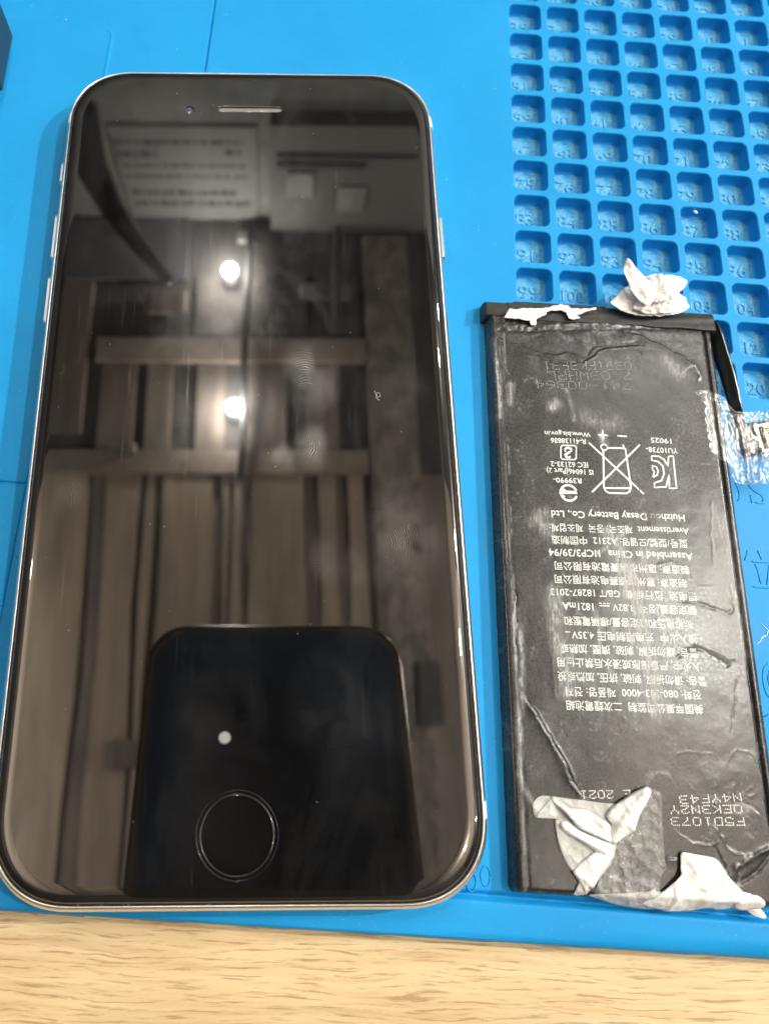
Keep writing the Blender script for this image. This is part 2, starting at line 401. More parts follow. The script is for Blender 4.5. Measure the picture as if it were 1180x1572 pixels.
# ---------------------------------------------------------------- phone
def mat_glass():
    t = NT('black_glass'); src = t.n('ShaderNodeTexCoord').outputs['Object']
    base = t.n('ShaderNodeBsdfPrincipled'); base = t.b
    mask = None
    # (x, y, radius mm, ridge angle, ridge strength)
    prints = [(-4.3,17.4,4.6,.5), (10.6,6.3,6.0,-.3), (24.3,-20.0,8.0,.75), (10.4,-6.0,3.6,1.2), (6.0,-8.0,2.6,1.3), (12.1,-23.5,3.4,1.5),
              (16.0,-24.5,2.8,1.4), (11.8,-43,6.5,.4), (-26,-13.7,4.0,.6), (24.5,3.5,5.5,.9), (17,-50,8.0,.5), (-6,-46,6.5,.9), (7.0,58,4,.2), (2,-31,3,.9), (8,40,6,.2)]
    for k, (x, y, r, a) in enumerate(prints):
        v = t.obj(loc=(0, 0, 0), src=src); sub = t.n('ShaderNodeVectorMath', operation='SUBTRACT'); t.set(sub.inputs[0], v)
        sub.inputs[1].default_value = (x*MM, y*MM, 7.3*MM)
        mp = t.obj((1/(r*MM), 1/(r*1.35*MM), 0), rot=(0, 0, a), src=sub.outputs[0])
        ln = t.n('ShaderNodeVectorMath', operation='LENGTH'); t.set(ln.inputs[0], mp)
        blob = t.mr(ln.outputs['Value'], .15, 1.0, 1, 0, True)
        wv = t.n('ShaderNodeTexWave', wave_type='RINGS', rings_direction='Z'); t.set(wv.inputs['Vector'], t.obj(loc=(.35, .5, 0), src=mp))
        wv.inputs['Scale'].default_value = r * .95; wv.inputs['Distortion'].default_value = 7; wv.inputs['Detail'].default_value = 2
        wv.inputs['Detail Scale'].default_value = .6
        m = t.math('MULTIPLY', blob, t.mr(wv.outputs['Fac'], .25, .9, .05, 1.0))
        s = (.55,.9,1,.9,.7,.8,.8,.45,.6,.6,.35,.3,.1,.3,.25)[k]
        m = t.math('MULTIPLY', m, s); mask = m if mask is None else t.math('MAXIMUM', mask, m)
    patch = t.mr(t.noise(t.obj((120, 90, 1), src=src), 1, 4, .65), .42, .72)
    mask = t.math('MULTIPLY', mask, t.math('ADD', .15, patch))
    haze = t.mr(t.noise(t.obj((70, 30, 1), src=src, rot=(0, 0, .5)), 1, 5, .7, .8), .48, .8, 0, .10)
    streak = t.mr(t.noise(t.obj((900, 60, 1), src=src, rot=(0, 0, .9)), 1, 3, .6), .62, .76, 0, .30)
    wipe = t.math('ADD', haze, t.math('MULTIPLY', streak, patch))
    mask = t.math('ADD', mask, wipe)
    t.p(Base_Color=c4(.0035, .0034, .0036), Roughness=.012, IOR=2.15)
    d = t.n('ShaderNodeBsdfDiffuse'); d.inputs[0].default_value = c4(.42, .41, .40)
    g = t.n('ShaderNodeBsdfGlossy'); g.inputs['Roughness'].default_value = .22; g.inputs[0].default_value = c4(.8, .8, .8)
    a = t.n('ShaderNodeMixShader'); t.set(a.inputs[0], .45); t.set(a.inputs[1], d); t.set(a.inputs[2], g)
    f = t.n('ShaderNodeMixShader'); oil = t.n('ShaderNodeBsdfGlossy'); oil.inputs['Roughness'].default_value = .13; oil.inputs[0].default_value = c4(.9, .9, .9)
    ob = t.n('ShaderNodeMixShader'); ob.inputs[0].default_value = .0035; t.set(ob.inputs[1], t.b); t.set(ob.inputs[2], oil)
    t.set(f.inputs[0], t.math('MULTIPLY', mask, .38)); t.set(f.inputs[1], ob); t.set(f.inputs[2], a)
    t.set(t.out.inputs[0], f); return t.m
M_GLASS = mat_glass()
M_ALU = plain('satin_silver_aluminium', (.82, .80, .77), .30, 1.0, .04, 2500)
M_STEEL = plain('polished_steel', (.75, .74, .72), .16, 1.0, .03, 2500)
M_GASKET = plain('black_gasket', (.008, .008, .009), .35, 0, .5, 2500)
M_BAND = plain('white_antenna_plastic', (.82, .82, .80), .4, 0, .03)
M_GRILLE = plain('speaker_mesh', (.22, .22, .22), .45, .7, .75, 5200)
M_LENS = plain('lens_glass', (.05, .06, .08), .12, 0, .5, 2500)
phone = empty('smartphone', (0, 0, 0), 0)
tag(phone, 'black glass smartphone with silver frame and round home button lying face up', 'smartphone')
HW, HH, RC = 33.65, 69.2, 11.8
def pl(off, z, n=18, e=2.25): return at_z(outline(HW + off, HH + off, RC + off * .6, n, e), z)
fr = [(-3.2,0),(-1.6,.10),(-.8,.5),(-.25,1.3),(-.03,2.4),(0,3.3),(-.02,4.1),(-.13,4.9),(-.32,5.55),(-.55,6.0),(-.80,6.28),(-.98,6.34),(-1.04,6.25),(-1.04,5.2)]
V, F = loft([pl(a, z) for a, z in fr], True, False); link('frame', mesh('frame', V, F), M_ALU, phone, True)
V, F = loft([pl(-1.03, 5.2), pl(-1.05, 6.22), pl(-1.12, 6.30), pl(-1.22, 6.22), pl(-1.26, 5.3)]); link('gasket', mesh('gasket', V, F), M_GASKET, phone, True)
gl = [(-1.27,5.3),(-1.27,6.15),(-1.30,6.42),(-1.42,6.68),(-1.62,6.90),(-1.92,7.07),(-2.3,7.19),(-2.75,7.262),(-3.2,7.292),(-3.55,7.30),(-3.6,7.30)]
V, F = loft([pl(a, z) for a, z in gl])
HB = (-.2, -59.85)
def stadium(w, h, cx, cy, n=8):
    p = []
    for k in range(n + 1): a = -math.pi/2 + math.pi*k/n; p.append((cx + w/2 - h/2 + h/2*math.cos(a), cy + h/2*math.sin(a)))
    for k in range(n + 1): a = math.pi/2 + math.pi*k/n; p.append((cx - w/2 + h/2 + h/2*math.cos(a), cy + h/2*math.sin(a)))
    return p
hb = circle(5.42, 72, *HB); es = stadium(11.7, 1.30, -.15, 59.15); cs = circle(.95, 24, -11.15, 58.75)
innerloop = [(p[0], p[1]) for p in pl(-3.6, 7.3)]
V2, F2 = fill_with_holes(innerloop, [hb, es, cs], 7.3)
rim = []
for h, depth in ((hb, .25), (es, .6), (cs, .3)):
    cxm = sum(p[0] for p in h)/len(h); cym = sum(p[1] for p in h)/len(h)
    def shrink(h, s): return [(p[0] + (cxm - p[0]) / max(1e-6, math.hypot(cxm-p[0], cym-p[1])) * s, p[1] + (cym - p[1]) / max(1e-6, math.hypot(cxm-p[0], cym-p[1])) * s) for p in h]
    vv, ff = loft([at_z(h, 7.3), at_z(shrink(h, .03), 7.28), at_z(shrink(h, .05), 7.22), at_z(shrink(h, .05), 7.3 - depth)])
    rim.append((vv, [tuple(reversed(f)) for f in ff]))
V, F = merge([(V, F), (V2, F2)] + rim)
me = mesh('screen_glass', V, F); bm = bmesh.new(); bm.from_mesh(me); bmesh.ops.remove_doubles(bm, verts=bm.verts, dist=1e-7); bmesh.ops.recalc_face_normals(bm, faces=bm.faces)
topf = max(bm.faces, key=lambda f: f.calc_area())
if topf.normal.z < 0: bmesh.ops.reverse_faces(bm, faces=list(bm.faces))
bm.to_mesh(me); bm.free()
sg = link('screen_glass', me, M_GLASS, phone, True)
for f in me.polygons:
    if all(me.vertices[i].co.z > 7.2995 * MM for i in f.vertices): f.use_smooth = False
hbtn = link('home_button', mesh('home_button', *loft([at_z(circle(r, 72, *HB), z) for r, z in ((4.86, 7.0), (4.84, 7.20), (4.78, 7.235), (4.72, 7.237), (3.8, 7.233), (2.6, 7.230), (1.3, 7.2285), (.3, 7.228))], False, True)), M_GLASS, phone, True)
link('ring', mesh('ring', *loft([at_z(circle(r, 72, *HB), z) for r, z in ((5.36, 7.05), (5.34, 7.12), (4.90, 7.12), (4.89, 7.03))])), M_GLASS, hbtn, False)
def torus(R0, r, cx, cy, z, n=80): return tube([(cx + R0*math.cos(2*math.pi*k/n), cy + R0*math.sin(2*math.pi*k/n), z) for k in range(n + 1)], r, 6)
M_DARKSTEEL0 = plain('brushed_steel', (.42, .41, .40), .25, 1.0, .3, 1200)
link('ring_edge', mesh('ring_edge', *torus(4.88, .020, HB[0], HB[1], 7.215)), M_DARKSTEEL0, hbtn, True)
M_DARKSTEEL = plain('dark_steel', (.22, .21, .20), .3, 1.0, .3, 900)
link('ring_edge', mesh('ring_edge', *torus(5.38, .014, HB[0], HB[1], 7.27)), M_DARKSTEEL, hbtn, True)
ep = link('earpiece', mesh('earpiece', *loft([at_z(stadium(11.5, 1.1, -.15, 59.15), 6.95), at_z(stadium(11.0, .7, -.15, 59.15), 7.02)], False, True)), M_GRILLE, phone)
link('earpiece_trim', mesh('earpiece_trim', *tube([(x, y, 7.24) for x, y in stadium(11.62, 1.22, -.15, 59.15) + [(5.1, 58.54)]], .04, 6)), M_STEEL, ep, True)
fc = link('front_camera', mesh('front_camera', *loft([at_z(circle(r, 24, -11.15, 58.75), z) for r, z in ((.9, 7.05), (.6, 7.12), (.3, 7.2), (.08, 7.22))], False, True)), M_LENS, phone, True)
sp = [(-11.15 + random.uniform(-.6, .6), 58.75 + random.uniform(-.5, .5), 7.16, random.uniform(.04, .09)) for _ in range(7)]
o = link('lens_dust', specks('lens_dust', sp, M_CRUMB), M_CRUMB, fc); o['kind'] = 'stuff'
def button(name, side, y0, y1, p=.42):
    me = mesh(name, *loft([[(side*(HW + dx), yy, zz) for yy, zz in [(q[0] + (y0+y1)/2, q[1] + 3.75) for q in outline((y1-y0)/2 - ins, .95 - ins, .9 - ins, 5, 2)]] for dx, ins in ((-.5, 0), (p - .1, 0), (p, .12))], False, True))
    bm = bmesh.new(); bm.from_mesh(me); bmesh.ops.recalc_face_normals(bm, faces=bm.faces); bm.to_mesh(me); bm.free()
    return link(name, me, M_ALU, phone, False)
button('mute_switch', -1, 44.8, 49.6, .35); button('volume_button', -1, 29.0, 38.4); button('volume_button', -1, 16.6, 26.0); button('power_button', 1, 29.7, 38.7)
def band(y0, y1, side):
    ol = [outline(HW + a + .012, HH + a + .012, RC + a*.6, 18, 2.25) for a, z in fr[2:13]]
    def xat(o_, y):
        best = None
        for (x1, a1), (x2, a2) in zip(o_, o_[1:] + o_[:1]):
            if min(a1, a2) <= y <= max(a1, a2) and x1 * side > 5 and abs(a1 - a2) > 1e-9:
                x = x1 + (x2 - x1) * (y - a1) / (a2 - a1); best = x if best is None or x * side > best * side else best
        return best
    V = []; F = []; ys = [y0 + (y1 - y0) * k / 4 for k in range(5)]
    for q, (a, z) in enumerate(fr[2:13]):
        for y in ys: V.append((xat(ol[q], y), y, z + .01))
    for q in range(10):
        for k in range(4): F.append((q*5 + k, q*5 + k + 1, (q+1)*5 + k + 1, (q+1)*5 + k))
    me = mesh('antenna_band', V, F); link('antenna_band', me, M_BAND, phone, True)
for s in (1, -1): band(-58.3, -56.1, s); band(56.6, 58.8, s)
sp = []
for _ in range(90): sp.append((random.uniform(-31, 31), random.uniform(-66, 66), 7.3, random.choice((.02, .03, .03, .045, .06))))
for k in range(150):    # lint caught in the gasket gap
    s = random.choice((-1, 1))
    if random.random() < .75: sp.append((s * (HW - 1.14 + random.uniform(-.06, .06)), random.uniform(-58, 58), 6.3, random.uniform(.03, .07)))
    else: sp.append((random.uniform(-24, 24), s * (HH - 1.14 + random.uniform(-.06, .06)), 6.3, random.uniform(.03, .07)))
o = link('dust', specks('dust', sp, M_CRUMB), M_CRUMB); tag(o, 'fine dust on the phone glass and along its gasket', 'dust', kind='stuff')
hx, hy = (20.88,2.76)
V, F = tube([(hx + a*1.0, hy + b*1.0, 7.36) for a, b in ((-.55,.75),(-.3,.2),(0,-.35),(.35,-.2),(.25,.45),(-.2,.4),(-.35,-.3),(0,-.75),(.2,-.8))], .03, 5)
o = link('lint_fibre', mesh('lint_fibre', V, F), M_CRUMB); tag(o, 'tiny curled pale fibre lying on the phone screen', 'fibre')

# ---------------------------------------------------------------- battery
BP = (36.9, -68.0); BA = R(-3.4)
bat = empty('battery', (BP[0], BP[1], 0), BA)
tag(bat, 'worn black lithium battery lying upside down on the mat, printed with white text', 'battery')
BW = (37.59,85.65)[0]; BH = (0.10,85.69)[1] + 2.8; BT = 3.0
creases = [  # polyline, height, width, kind ('r' ridge, 's' one-sided fold)
    ([(-0.82,84.76),(0.91,83.27),(2.54,82.64),(3.96,82.24),(6.02,81.52),(7.97,80.79),(9.83,80.67),(11.73,81.16),(13.36,80.90),(14.85,80.14)], .26, .26, 's'),
    ([(-0.29,84.05),(1.64,82.21),(3.91,81.01),(5.97,80.42),(7.50,80.28),(8.77,79.39),(11.93,79.11),(14.70,79.65),(16.56,80.98),(17.75,82.15),(19.99,82.67),(22.35,83.06),(24.93,83.47)], .24, .30, 's'),
    ([(9.26,80.27),(10.92,80.50),(13.10,80.27),(14.82,79.78)], .12, .12, 'r'),
    ([(14.99,80.64),(15.87,82.15),(17.04,83.09),(19.50,83.37),(22.40,83.68),(24.47,84.55)], -.14, .35, 'r'),
    ([(23.02,85.70),(24.67,85.43),(25.94,84.77),(27.22,84.24),(28.70,83.60),(29.81,82.57),(31.62,81.95),(32.49,80.92),(33.53,80.38),(34.13,78.98),(34.11,77.90)], .20, .36, 's'),
    ([(32.43,80.43),(33.30,80.37),(33.95,79.32),(34.03,78.13),(33.39,77.38)], .13, .14, 'r'),
    ([(-0.79,85.88),(4.56,85.98),(11.29,86.67),(20.28,87.51),(27.03,87.95),(33.79,88.40),(37.84,88.54)], .30, .42, 'r'),
    ([(0.08,84.94),(4.52,84.99),(11.23,85.67),(20.20,86.51),(26.93,86.95),(33.66,87.26),(37.22,87.12)], -.22, .32, 'r'),
    ([(4.51,84.74),(6.16,84.35),(7.37,84.18),(8.71,84.39)], -.14, .14, 'r'),
    ([(-0.39,80.74),(0.45,79.34),(1.68,77.14),(2.84,76.14),(3.60,76.19)], .13, .20, 's'),
    ([(3.04,75.80),(2.66,74.36),(2.15,72.33),(1.96,70.24)], .08, .18, 'r'),
    ([(0.47,55.21),(0.64,51.53),(0.69,47.41),(0.69,44.58)], -.18, .07, 'r'),
    ([(1.64,40.97),(1.88,39.51),(1.70,37.56),(1.91,35.66),(1.37,34.20),(1.56,31.87),(1.89,30.49)], -.20, .14, 'r'),
    ([(2.69,24.80),(3.57,23.42),(4.62,21.89),(5.64,20.20),(6.31,18.85),(7.16,17.52),(7.82,16.19),(8.27,14.69),(9.46,13.25),(9.95,12.45)], .34, .26, 's'),
    ([(3.07,24.82),(5.00,22.09),(6.20,20.06),(7.38,18.05),(8.37,16.22),(8.81,14.56)], .14, .16, 'r'),
    ([(26.32,40.74),(28.27,40.56),(30.23,40.39),(32.03,39.81),(33.61,39.13),(34.49,39.86),(34.48,42.00),(33.89,43.55)], -.12, .22, 'r'),
    ([(22.27,39.73),(24.69,38.42),(26.63,38.24)], .05, .10, 'r'),
    ([(24.98,32.08),(26.47,33.29),(28.08,33.85),(29.41,33.65),(30.66,32.78),(32.44,31.67),(33.46,32.10)], -.17, .26, 'r'),
    ([(29.48,34.21),(30.96,33.64),(32.75,32.53),(34.13,32.79)], .08, .22, 'r'),
    ([(33.49,57.11),(32.93,53.48),(32.58,50.65),(32.17,45.74)], .05, .16, 'r'),
    ([(33.97,30.19),(33.51,28.16),(32.76,25.41),(32.24,23.61),(31.81,21.82)], -.06, .12, 'r'),
    ([(28.01,10.13),(28.53,9.26),(29.24,8.49),(29.15,7.76),(29.94,7.00),(31.03,6.50),(31.65,6.45)], .24, .26, 's'),
    ([(25.13,7.87),(26.00,7.67),(27.17,7.74),(28.42,8.37)], .20, .18, 's'),
    ([(27.62,7.76),(27.87,6.89),(28.20,5.95),(28.79,5.03),(29.20,4.11)], -.20, .20, 'r'),
    ([(22.16,9.41),(23.24,8.57),(24.35,8.07),(25.38,7.72)], .10, .24, 's'),
    ([(29.58,4.29),(30.78,5.30),(32.13,6.08),(33.29,6.70),(35.01,7.43),(35.78,7.79)], .26, .42, 'r'),
    ([(29.76,2.97),(31.06,3.42),(32.19,3.95),(33.40,4.96),(34.64,6.13),(35.47,6.98)], -.24, .32, 'r'),
    ([(31.25,12.77),(32.33,12.66),(33.39,12.47),(34.38,11.78),(34.94,10.66)], .14, .34, 's'),
    ([(31.66,15.80),(30.97,14.75),(30.38,13.72)], .12, .30, 'r'),
    ([(28.53,13.54),(28.50,11.88),(28.01,10.13)], .10, .4, 'r'),
    ([(23.35,18.75),(24.81,19.35),(26.75,19.29),(29.33,19.17)], .045, .10, 'r'),
    ([(30.70,17.62),(31.07,19.01),(32.49,19.95),(34.25,19.87),(35.06,19.05),(35.39,16.85)], .06, .13, 'r'),
    ([(19.95,16.18),(21.07,16.41),(22.15,16.13),(22.61,15.31)], .05, .10, 'r'),
    ([(15.16,3.53),(17.47,4.59),(19.76,5.27),(22.45,5.49)], .26, .30, 's'),
    ([(32.02,73.99),(30.53,73.20),(31.54,72.57),(30.02,71.55),(31.12,70.81),(29.60,69.68),(30.70,68.95),(29.64,68.09),(30.61,67.25),(29.57,66.51),(30.54,65.67),(28.95,64.68),(28.70,63.33)], -.05, .06, 'r'),
    ([(28.66,63.00),(30.85,62.91),(33.35,62.74),(35.64,62.66)], -.06, .06, 'r'),
    ([(36.07,62.68),(35.14,61.97),(35.66,61.13),(34.82,60.31),(35.46,59.59)], -.05, .06, 'r'),
    ([(23.26,45.72),(25.97,46.68),(28.28,45.81),(29.10,44.26),(29.74,42.91),(32.18,43.35)], .05, .12, 'r'),
    ([(6.59,32.15),(6.86,28.47),(6.84,24.86)], .03, .2, 'r'),
]
LX = -1.05
def bat_h(x, y):
    xl = x - LX * np.clip(y / BH, 0, 1)
    d = np.minimum(np.minimum(xl, BW - x), np.minimum(y, BH - y))
    rr = 1.0; qx = np.maximum(rr - np.minimum(xl, BW - x), 0); qy = np.maximum(rr - np.minimum(y, BH - y), 0)
    d = np.where((qx > 0) & (qy > 0), rr - np.hypot(qx, qy), d)
    t = np.clip(d / 1.15, 0, 1); h = BT * (1 - (1 - t) ** 2.4) ** (1 / 2.0)
    h = h + .22 * np.sin(np.pi * np.clip(x / BW, 0, 1)) * np.sin(np.pi * np.clip(y / BH, 0, 1))
    inner = sstep(.25, 1.0, d)
    c = np.zeros(x.shape)
    wx = x + .34 * (fbm(x * .9, y * .9, 201, 3) - .5) * 1.6; wy = y + .34 * (fbm(x * .9, y * .9, 202, 3) - .5) * 1.6
    for pts, H, w, kd in creases:
        w = w * .92; H = H * .50
        xs = [p[0] for p in pts]; ysl_ = [p[1] for p in pts]; pad = 5 * w + .8 if kd == 's' else 3.2 * w
        m = (x > min(xs) - pad) & (x < max(xs) + pad) & (y > min(ysl_) - pad) & (y < max(ysl_) + pad)
        if not m.any(): continue
        dd, sd = pdist(wx[m], wy[m], pts)
        if kd == 'r': v = H * np.exp(-(dd / w) ** 1.35) * (.6 + .8 * vnoise(x[m] * .8, y[m] * .8, 203))
        else: v = np.where(sd > 0, H * np.exp(-dd / (w * 1.9)), H * np.exp(-(dd / (w * .45)) ** 2) - .35 * H * np.exp(-((dd - w) / (w * .7)) ** 2))
        fx = np.hypot(x[m] - pts[0][0], y[m] - pts[0][1]); fy = np.hypot(x[m] - pts[-1][0], y[m] - pts[-1][1])
        c[m] += v * sstep(0, 1.2, fx + .25) * sstep(0, 1.2, fy + .25)
    h = h + c * inner
    h += inner * (.05 * (fbm(x * .35, y * .35, 3, 4) - .5) + .10 * (fbm(x * .12, y * .10, 5, 2) - .5) + .007 * (fbm(x * 1.9, y * 1.9, 9, 3) - .5))
    # crumpled foil near the top fold and the lower right corner
    tz = sstep(BH - 9, BH - 3, y) * sstep(BH, BH - 1.2, y); h += inner * tz * .10 * (ridged(x * .30, y * .55, 21, 3) - .55)
    lr = sstep(16, 8, np.hypot(x - BW + 3, y - 8)); h += inner * lr * .08 * (ridged(x * .16 + .02*y, y * .16, 33, 3) - .5)
    # hairline wrinkles in the film
    hw_ = ridged(x * .42 + .2 * y, y * .30 - .1 * x, 211, 4); zone = np.maximum(np.maximum(tz, .8 * lr), .45 * sstep(.50, .70, fbm(x * .14, y * .11, 212, 2)))
    h += inner * zone * .11 * sstep(.84, .99, hw_) * .4
    # folded seam down the right side
    e = BW - x
    h -= sstep(.3, 4, y) * (.55 * np.exp(-((e - 1.75) / .26) ** 2) + .12 * sstep(1.75, 1.3, e) * (e > .5))
    le = xl
    h -= .07 * np.exp(-((le - 1.9) / .3) ** 2) * fbm(x, y * .5, 4, 2)
    return np.where(d < .02, -.05, h)
streaks = [([(19.05,45.67),(19.37,42.50),(20.09,39.60),(20.61,36.74),(20.73,33.90),(21.14,30.20),(21.26,26.56),(21.38,24.95)], 1.3, 1.0), ([(16.73,50.42),(17.80,47.41),(18.55,44.44),(18.93,41.98)], 1.3, .8), ([(17.50,47.40),(18.03,41.93),(18.27,39.01),(18.89,32.86),(19.02,30.08)], .7, .6),
           ([(7.56,40.82),(7.78,36.00),(7.84,32.22),(8.64,29.49),(8.66,26.76)], 1.1, .75), ([(9.20,32.30),(9.16,28.60)], .7, .7), ([(23.21,49.27),(21.54,47.64),(21.76,44.63),(23.11,43.21)], 1.0, .5),
           ([(14.56,47.22),(16.58,48.57),(18.22,50.00),(19.36,51.41)], .35, .8), ([(5.13,51.80),(6.41,52.93),(6.89,50.35)], 1.2, .55), ([(14.56,69.88),(17.11,68.33),(19.30,69.04)], 1.4, .3), ([(13.34,38.72),(14.14,36.36),(13.65,32.56)], .4, .5),
           ([(35.07,43.42),(35.33,39.52),(35.23,35.20),(35.20,33.51)], .8, .9), ([(34.89,53.60),(35.10,47.43),(35.17,43.42),(34.71,38.51),(34.32,34.21)], 1.9, .40), ([(-0.31,83.19),(0.08,78.35),(0.36,73.62),(0.31,68.99)], .35, .7), ([(2.25,74.92),(2.01,71.40)], .5, .6),
           ([(2.01,35.66),(2.20,30.97),(2.00,26.38),(1.62,21.90),(1.66,18.42),(1.33,14.99),(1.97,12.93),(4.03,10.56)], .4, .65), ([(16.68,66.83),(17.00,65.50)], .6, .8), ([(28.56,81.15),(29.70,79.53),(30.92,78.65)], 1.2, .55), ([(30.89,78.41),(32.38,79.94),(33.51,80.26),(34.00,78.85)], .15, .8), ([(8.87,71.25),(9.54,71.87)], .8, .8), ([(11.63,74.34),(12.31,71.47),(12.38,69.17)], .35, .4),
           ([(31.52,12.04),(33.20,12.38)], .5, .6), ([(19.28,15.97),(20.89,16.40),(22.17,16.30)], .3, .4)]
def wear(x, y):
    w = np.zeros(x.shape)
    for pts, wd, s in streaks:
        dd, _ = pdist(x, y, pts); w = np.maximum(w, s * np.exp(-(dd / wd) ** 2))
    fib = .35 + .9 * sstep(.35, .75, fbm(x * 5.0, y * .9, 44, 3)); sp = sstep(.52, .72, fbm(x * 3.2, y * 3.2, 55, 3))
    w = w * fib * (.75 + .6 * sp)
    blot = sstep(.60, .74, fbm(x * .55, y * .5, 66, 4)); w = np.maximum(w, .22 * blot * sp)
    w = np.maximum(w, .10 * sstep(.5, .8, fbm(x * .16, y * .10, 77, 3)) * (.4 + sp))
    edge = np.exp(-(np.minimum(np.abs(x - 1.5), np.abs(BW - 2.1 - x)) / .16) ** 2) * sstep(.55, .72, fbm(x * 2, y * .55, 88, 3)); w = np.maximum(w, .34 * edge)
    return np.clip(w, 0, 1)
bx_ = lines(-1.1, BW, .15, [(0, 1.1, .07), (BW - 1.2, 1.2, .07)]); by_ = lines(0, BH, .16, [(.5, .5, .08), (BH - .5, .5, .08)])
Vb, Fb = tensor(bx_, by_, bat_h); bme = grid_mesh('cell_body', Vb, Fb)
at = bme.attributes.new('wear', 'FLOAT', 'POINT'); at.data.foreach_set('value', wear(Vb[:, 0], Vb[:, 1]).astype(np.float32))
def mat_film_black():
    t = NT('black_battery_film'); v = t.obj()
    a = t.n('ShaderNodeAttribute', attribute_name='wear').outputs['Fac']
    nz = t.noise(v, 2600, 4, .7); big = t.noise(v, 60, 4, .6); dust = t.mr(t.noise(v, 4200, 2, .8), .60, .74)
    col = t.mix(big, c4(.016, .016, .0157), c4(.028, .028, .027))
    col = t.mix(t.math('MULTIPLY', dust, t.mr(t.noise(v, 110, 3), .35, .7, .04, .30)), col, c4(.20, .20, .19))
    col = t.mix(t.math('MULTIPLY', a, .95), col, c4(.50, .51, .50))
    t.p(Base_Color=col, Roughness=t.mr(t.math('ADD', nz, a), .3, 1.2, .22, .5), IOR=1.5, Specular_IOR_Level=.52, Normal=t.bump(t.math('ADD', nz, t.math('MULTIPLY', t.noise(v, 300, 4, .6, .6), .6)), .10, .00010))
    return t.m
M_BAT = mat_film_black()
link('cell_body', bme, M_BAT, bat, True)
# folded top flap
FX0, FX1 = (-1.62,88.09)[0], (38.11,90.70)[0]; FY0, FY1 = (15.77,86.97)[1] - .1, (16.05,90.90)[1]
def flap_h(x, y):
    fb = FY0 + .35 * vnoise(x * .25, x * 0 + 3, 5) + .5 * sstep(7, 1, x) - .15 * sstep(18, 30, x) ; tp = FY1 + .28 * sstep(3.2, 3.6, x) * sstep(19.6, 19.2, x) - .15
    d = np.minimum(np.minimum(x - FX0, FX1 - x), np.minimum(y - fb, tp - y)); t = np.clip(d / .35, 0, 1)
    u = (y - FY0) / (FY1 - FY0)
    h = (3.30 - .55 * u + .10 * (ridged(x * .22, y * .3, 12, 3) - .5) * 2) * (1 - (1 - t) ** 2.5) ** .5
    h -= .22 * sstep(.1, -.1, (x - 3.5) + .35 * (y - FY0)) * (t > .3)
    h += .16 * np.exp(-((u - .35 - .02 * (x - 22)) / .18) ** 2) * sstep(19, 24, x)
    return np.where(d < .01, -.05, h)
Vb, Fb = tensor(lines(FX0 - .1, FX1 + .1, .16, []), lines(FY0 - .9, FY1 + .5, .12, []), flap_h); fme = grid_mesh('folded_flap', Vb, Fb)
at = fme.attributes.new('wear', 'FLOAT', 'POINT'); at.data.foreach_set('value', (wear(Vb[:, 0], Vb[:, 1]) * .4).astype(np.float32))
M_FLAP = plain('black_insulating_tape', (.022, .022, .021), .52, 0, .3, 1200)
link('folded_flap', fme, M_FLAP, bat, True)

# ---- printing on the battery
def mat_print():
    t = NT('white_print'); v = t.obj()
    n = t.mr(t.noise(v, 1400, 3, .6), .26, .40); n2 = t.mr(t.noise(v, 160, 3, .6), .26, .36)
    wa = t.n('ShaderNodeAttribute', attribute_name='wear').outputs['Fac']; keep = t.mr(wa, .30, .75, 1.0, .25)
    t.p(Base_Color=t.mix(t.math('MULTIPLY', keep, t.math('MULTIPLY', n, n2)), c4(.16, .16, .16), c4(.84, .85, .83)), Roughness=.5); return t.m
M_PRINT = mat_print()
def bh(x, y): return bat_h(np.array([float(x)]), np.array([float(y)]))[0]
def drape(me, M2, dz=.022):
    n = len(me.vertices); co = np.empty(n * 3, np.float32); me.vertices.foreach_get('co', co); co = co.reshape(-1, 3).astype(float) / MM
    (ox, oy), (ux, uy), (vx, vy) = M2
    X = ox + ux * co[:, 0] + vx * co[:, 1]; Y = oy + uy * co[:, 0] + vy * co[:, 1]
    Z = bat_h(X, Y) + dz; out = np.stack([X, Y, Z], 1) * MM; me.vertices.foreach_set('co', out.astype(np.float32).ravel()); me.update()
    at = me.attributes.new('wear', 'FLOAT', 'POINT'); at.data.foreach_set('value', wear(X, Y).astype(np.float32))
def print_text(s, p_start, p_end, cap=1.18):
    """p_start/p_end: baseline ends in battery coordinates (reading direction)"""
    me = text_mesh(s, 1.0, 0, 0, 'LEFT', 2, .014 if s.isascii() else .008)
    n = len(me.vertices); co = np.empty(n * 3, np.float32); me.vertices.foreach_get('co', co); co = co.reshape(-1, 3)
    x0, x1 = co[:, 0].min() / MM, co[:, 0].max() / MM
    dx, dy = p_end[0] - p_start[0], p_end[1] - p_start[1]; L = math.hypot(dx, dy); sx = L / (x1 - x0); sy = cap / .70
    ux, uy = dx / L, dy / L; vx, vy = -uy, ux
    bm = bmesh.new(); bm.from_mesh(me); bmesh.ops.triangulate(bm, faces=bm.faces); bm.to_mesh(me); bm.free()
    drape(me, ((p_start[0] - ux * sx * x0, p_start[1] - uy * sx * x0), (ux * sx, uy * sx), (vx * sy, vy * sy)))
    link('printed_text', me, M_PRINT, bat)
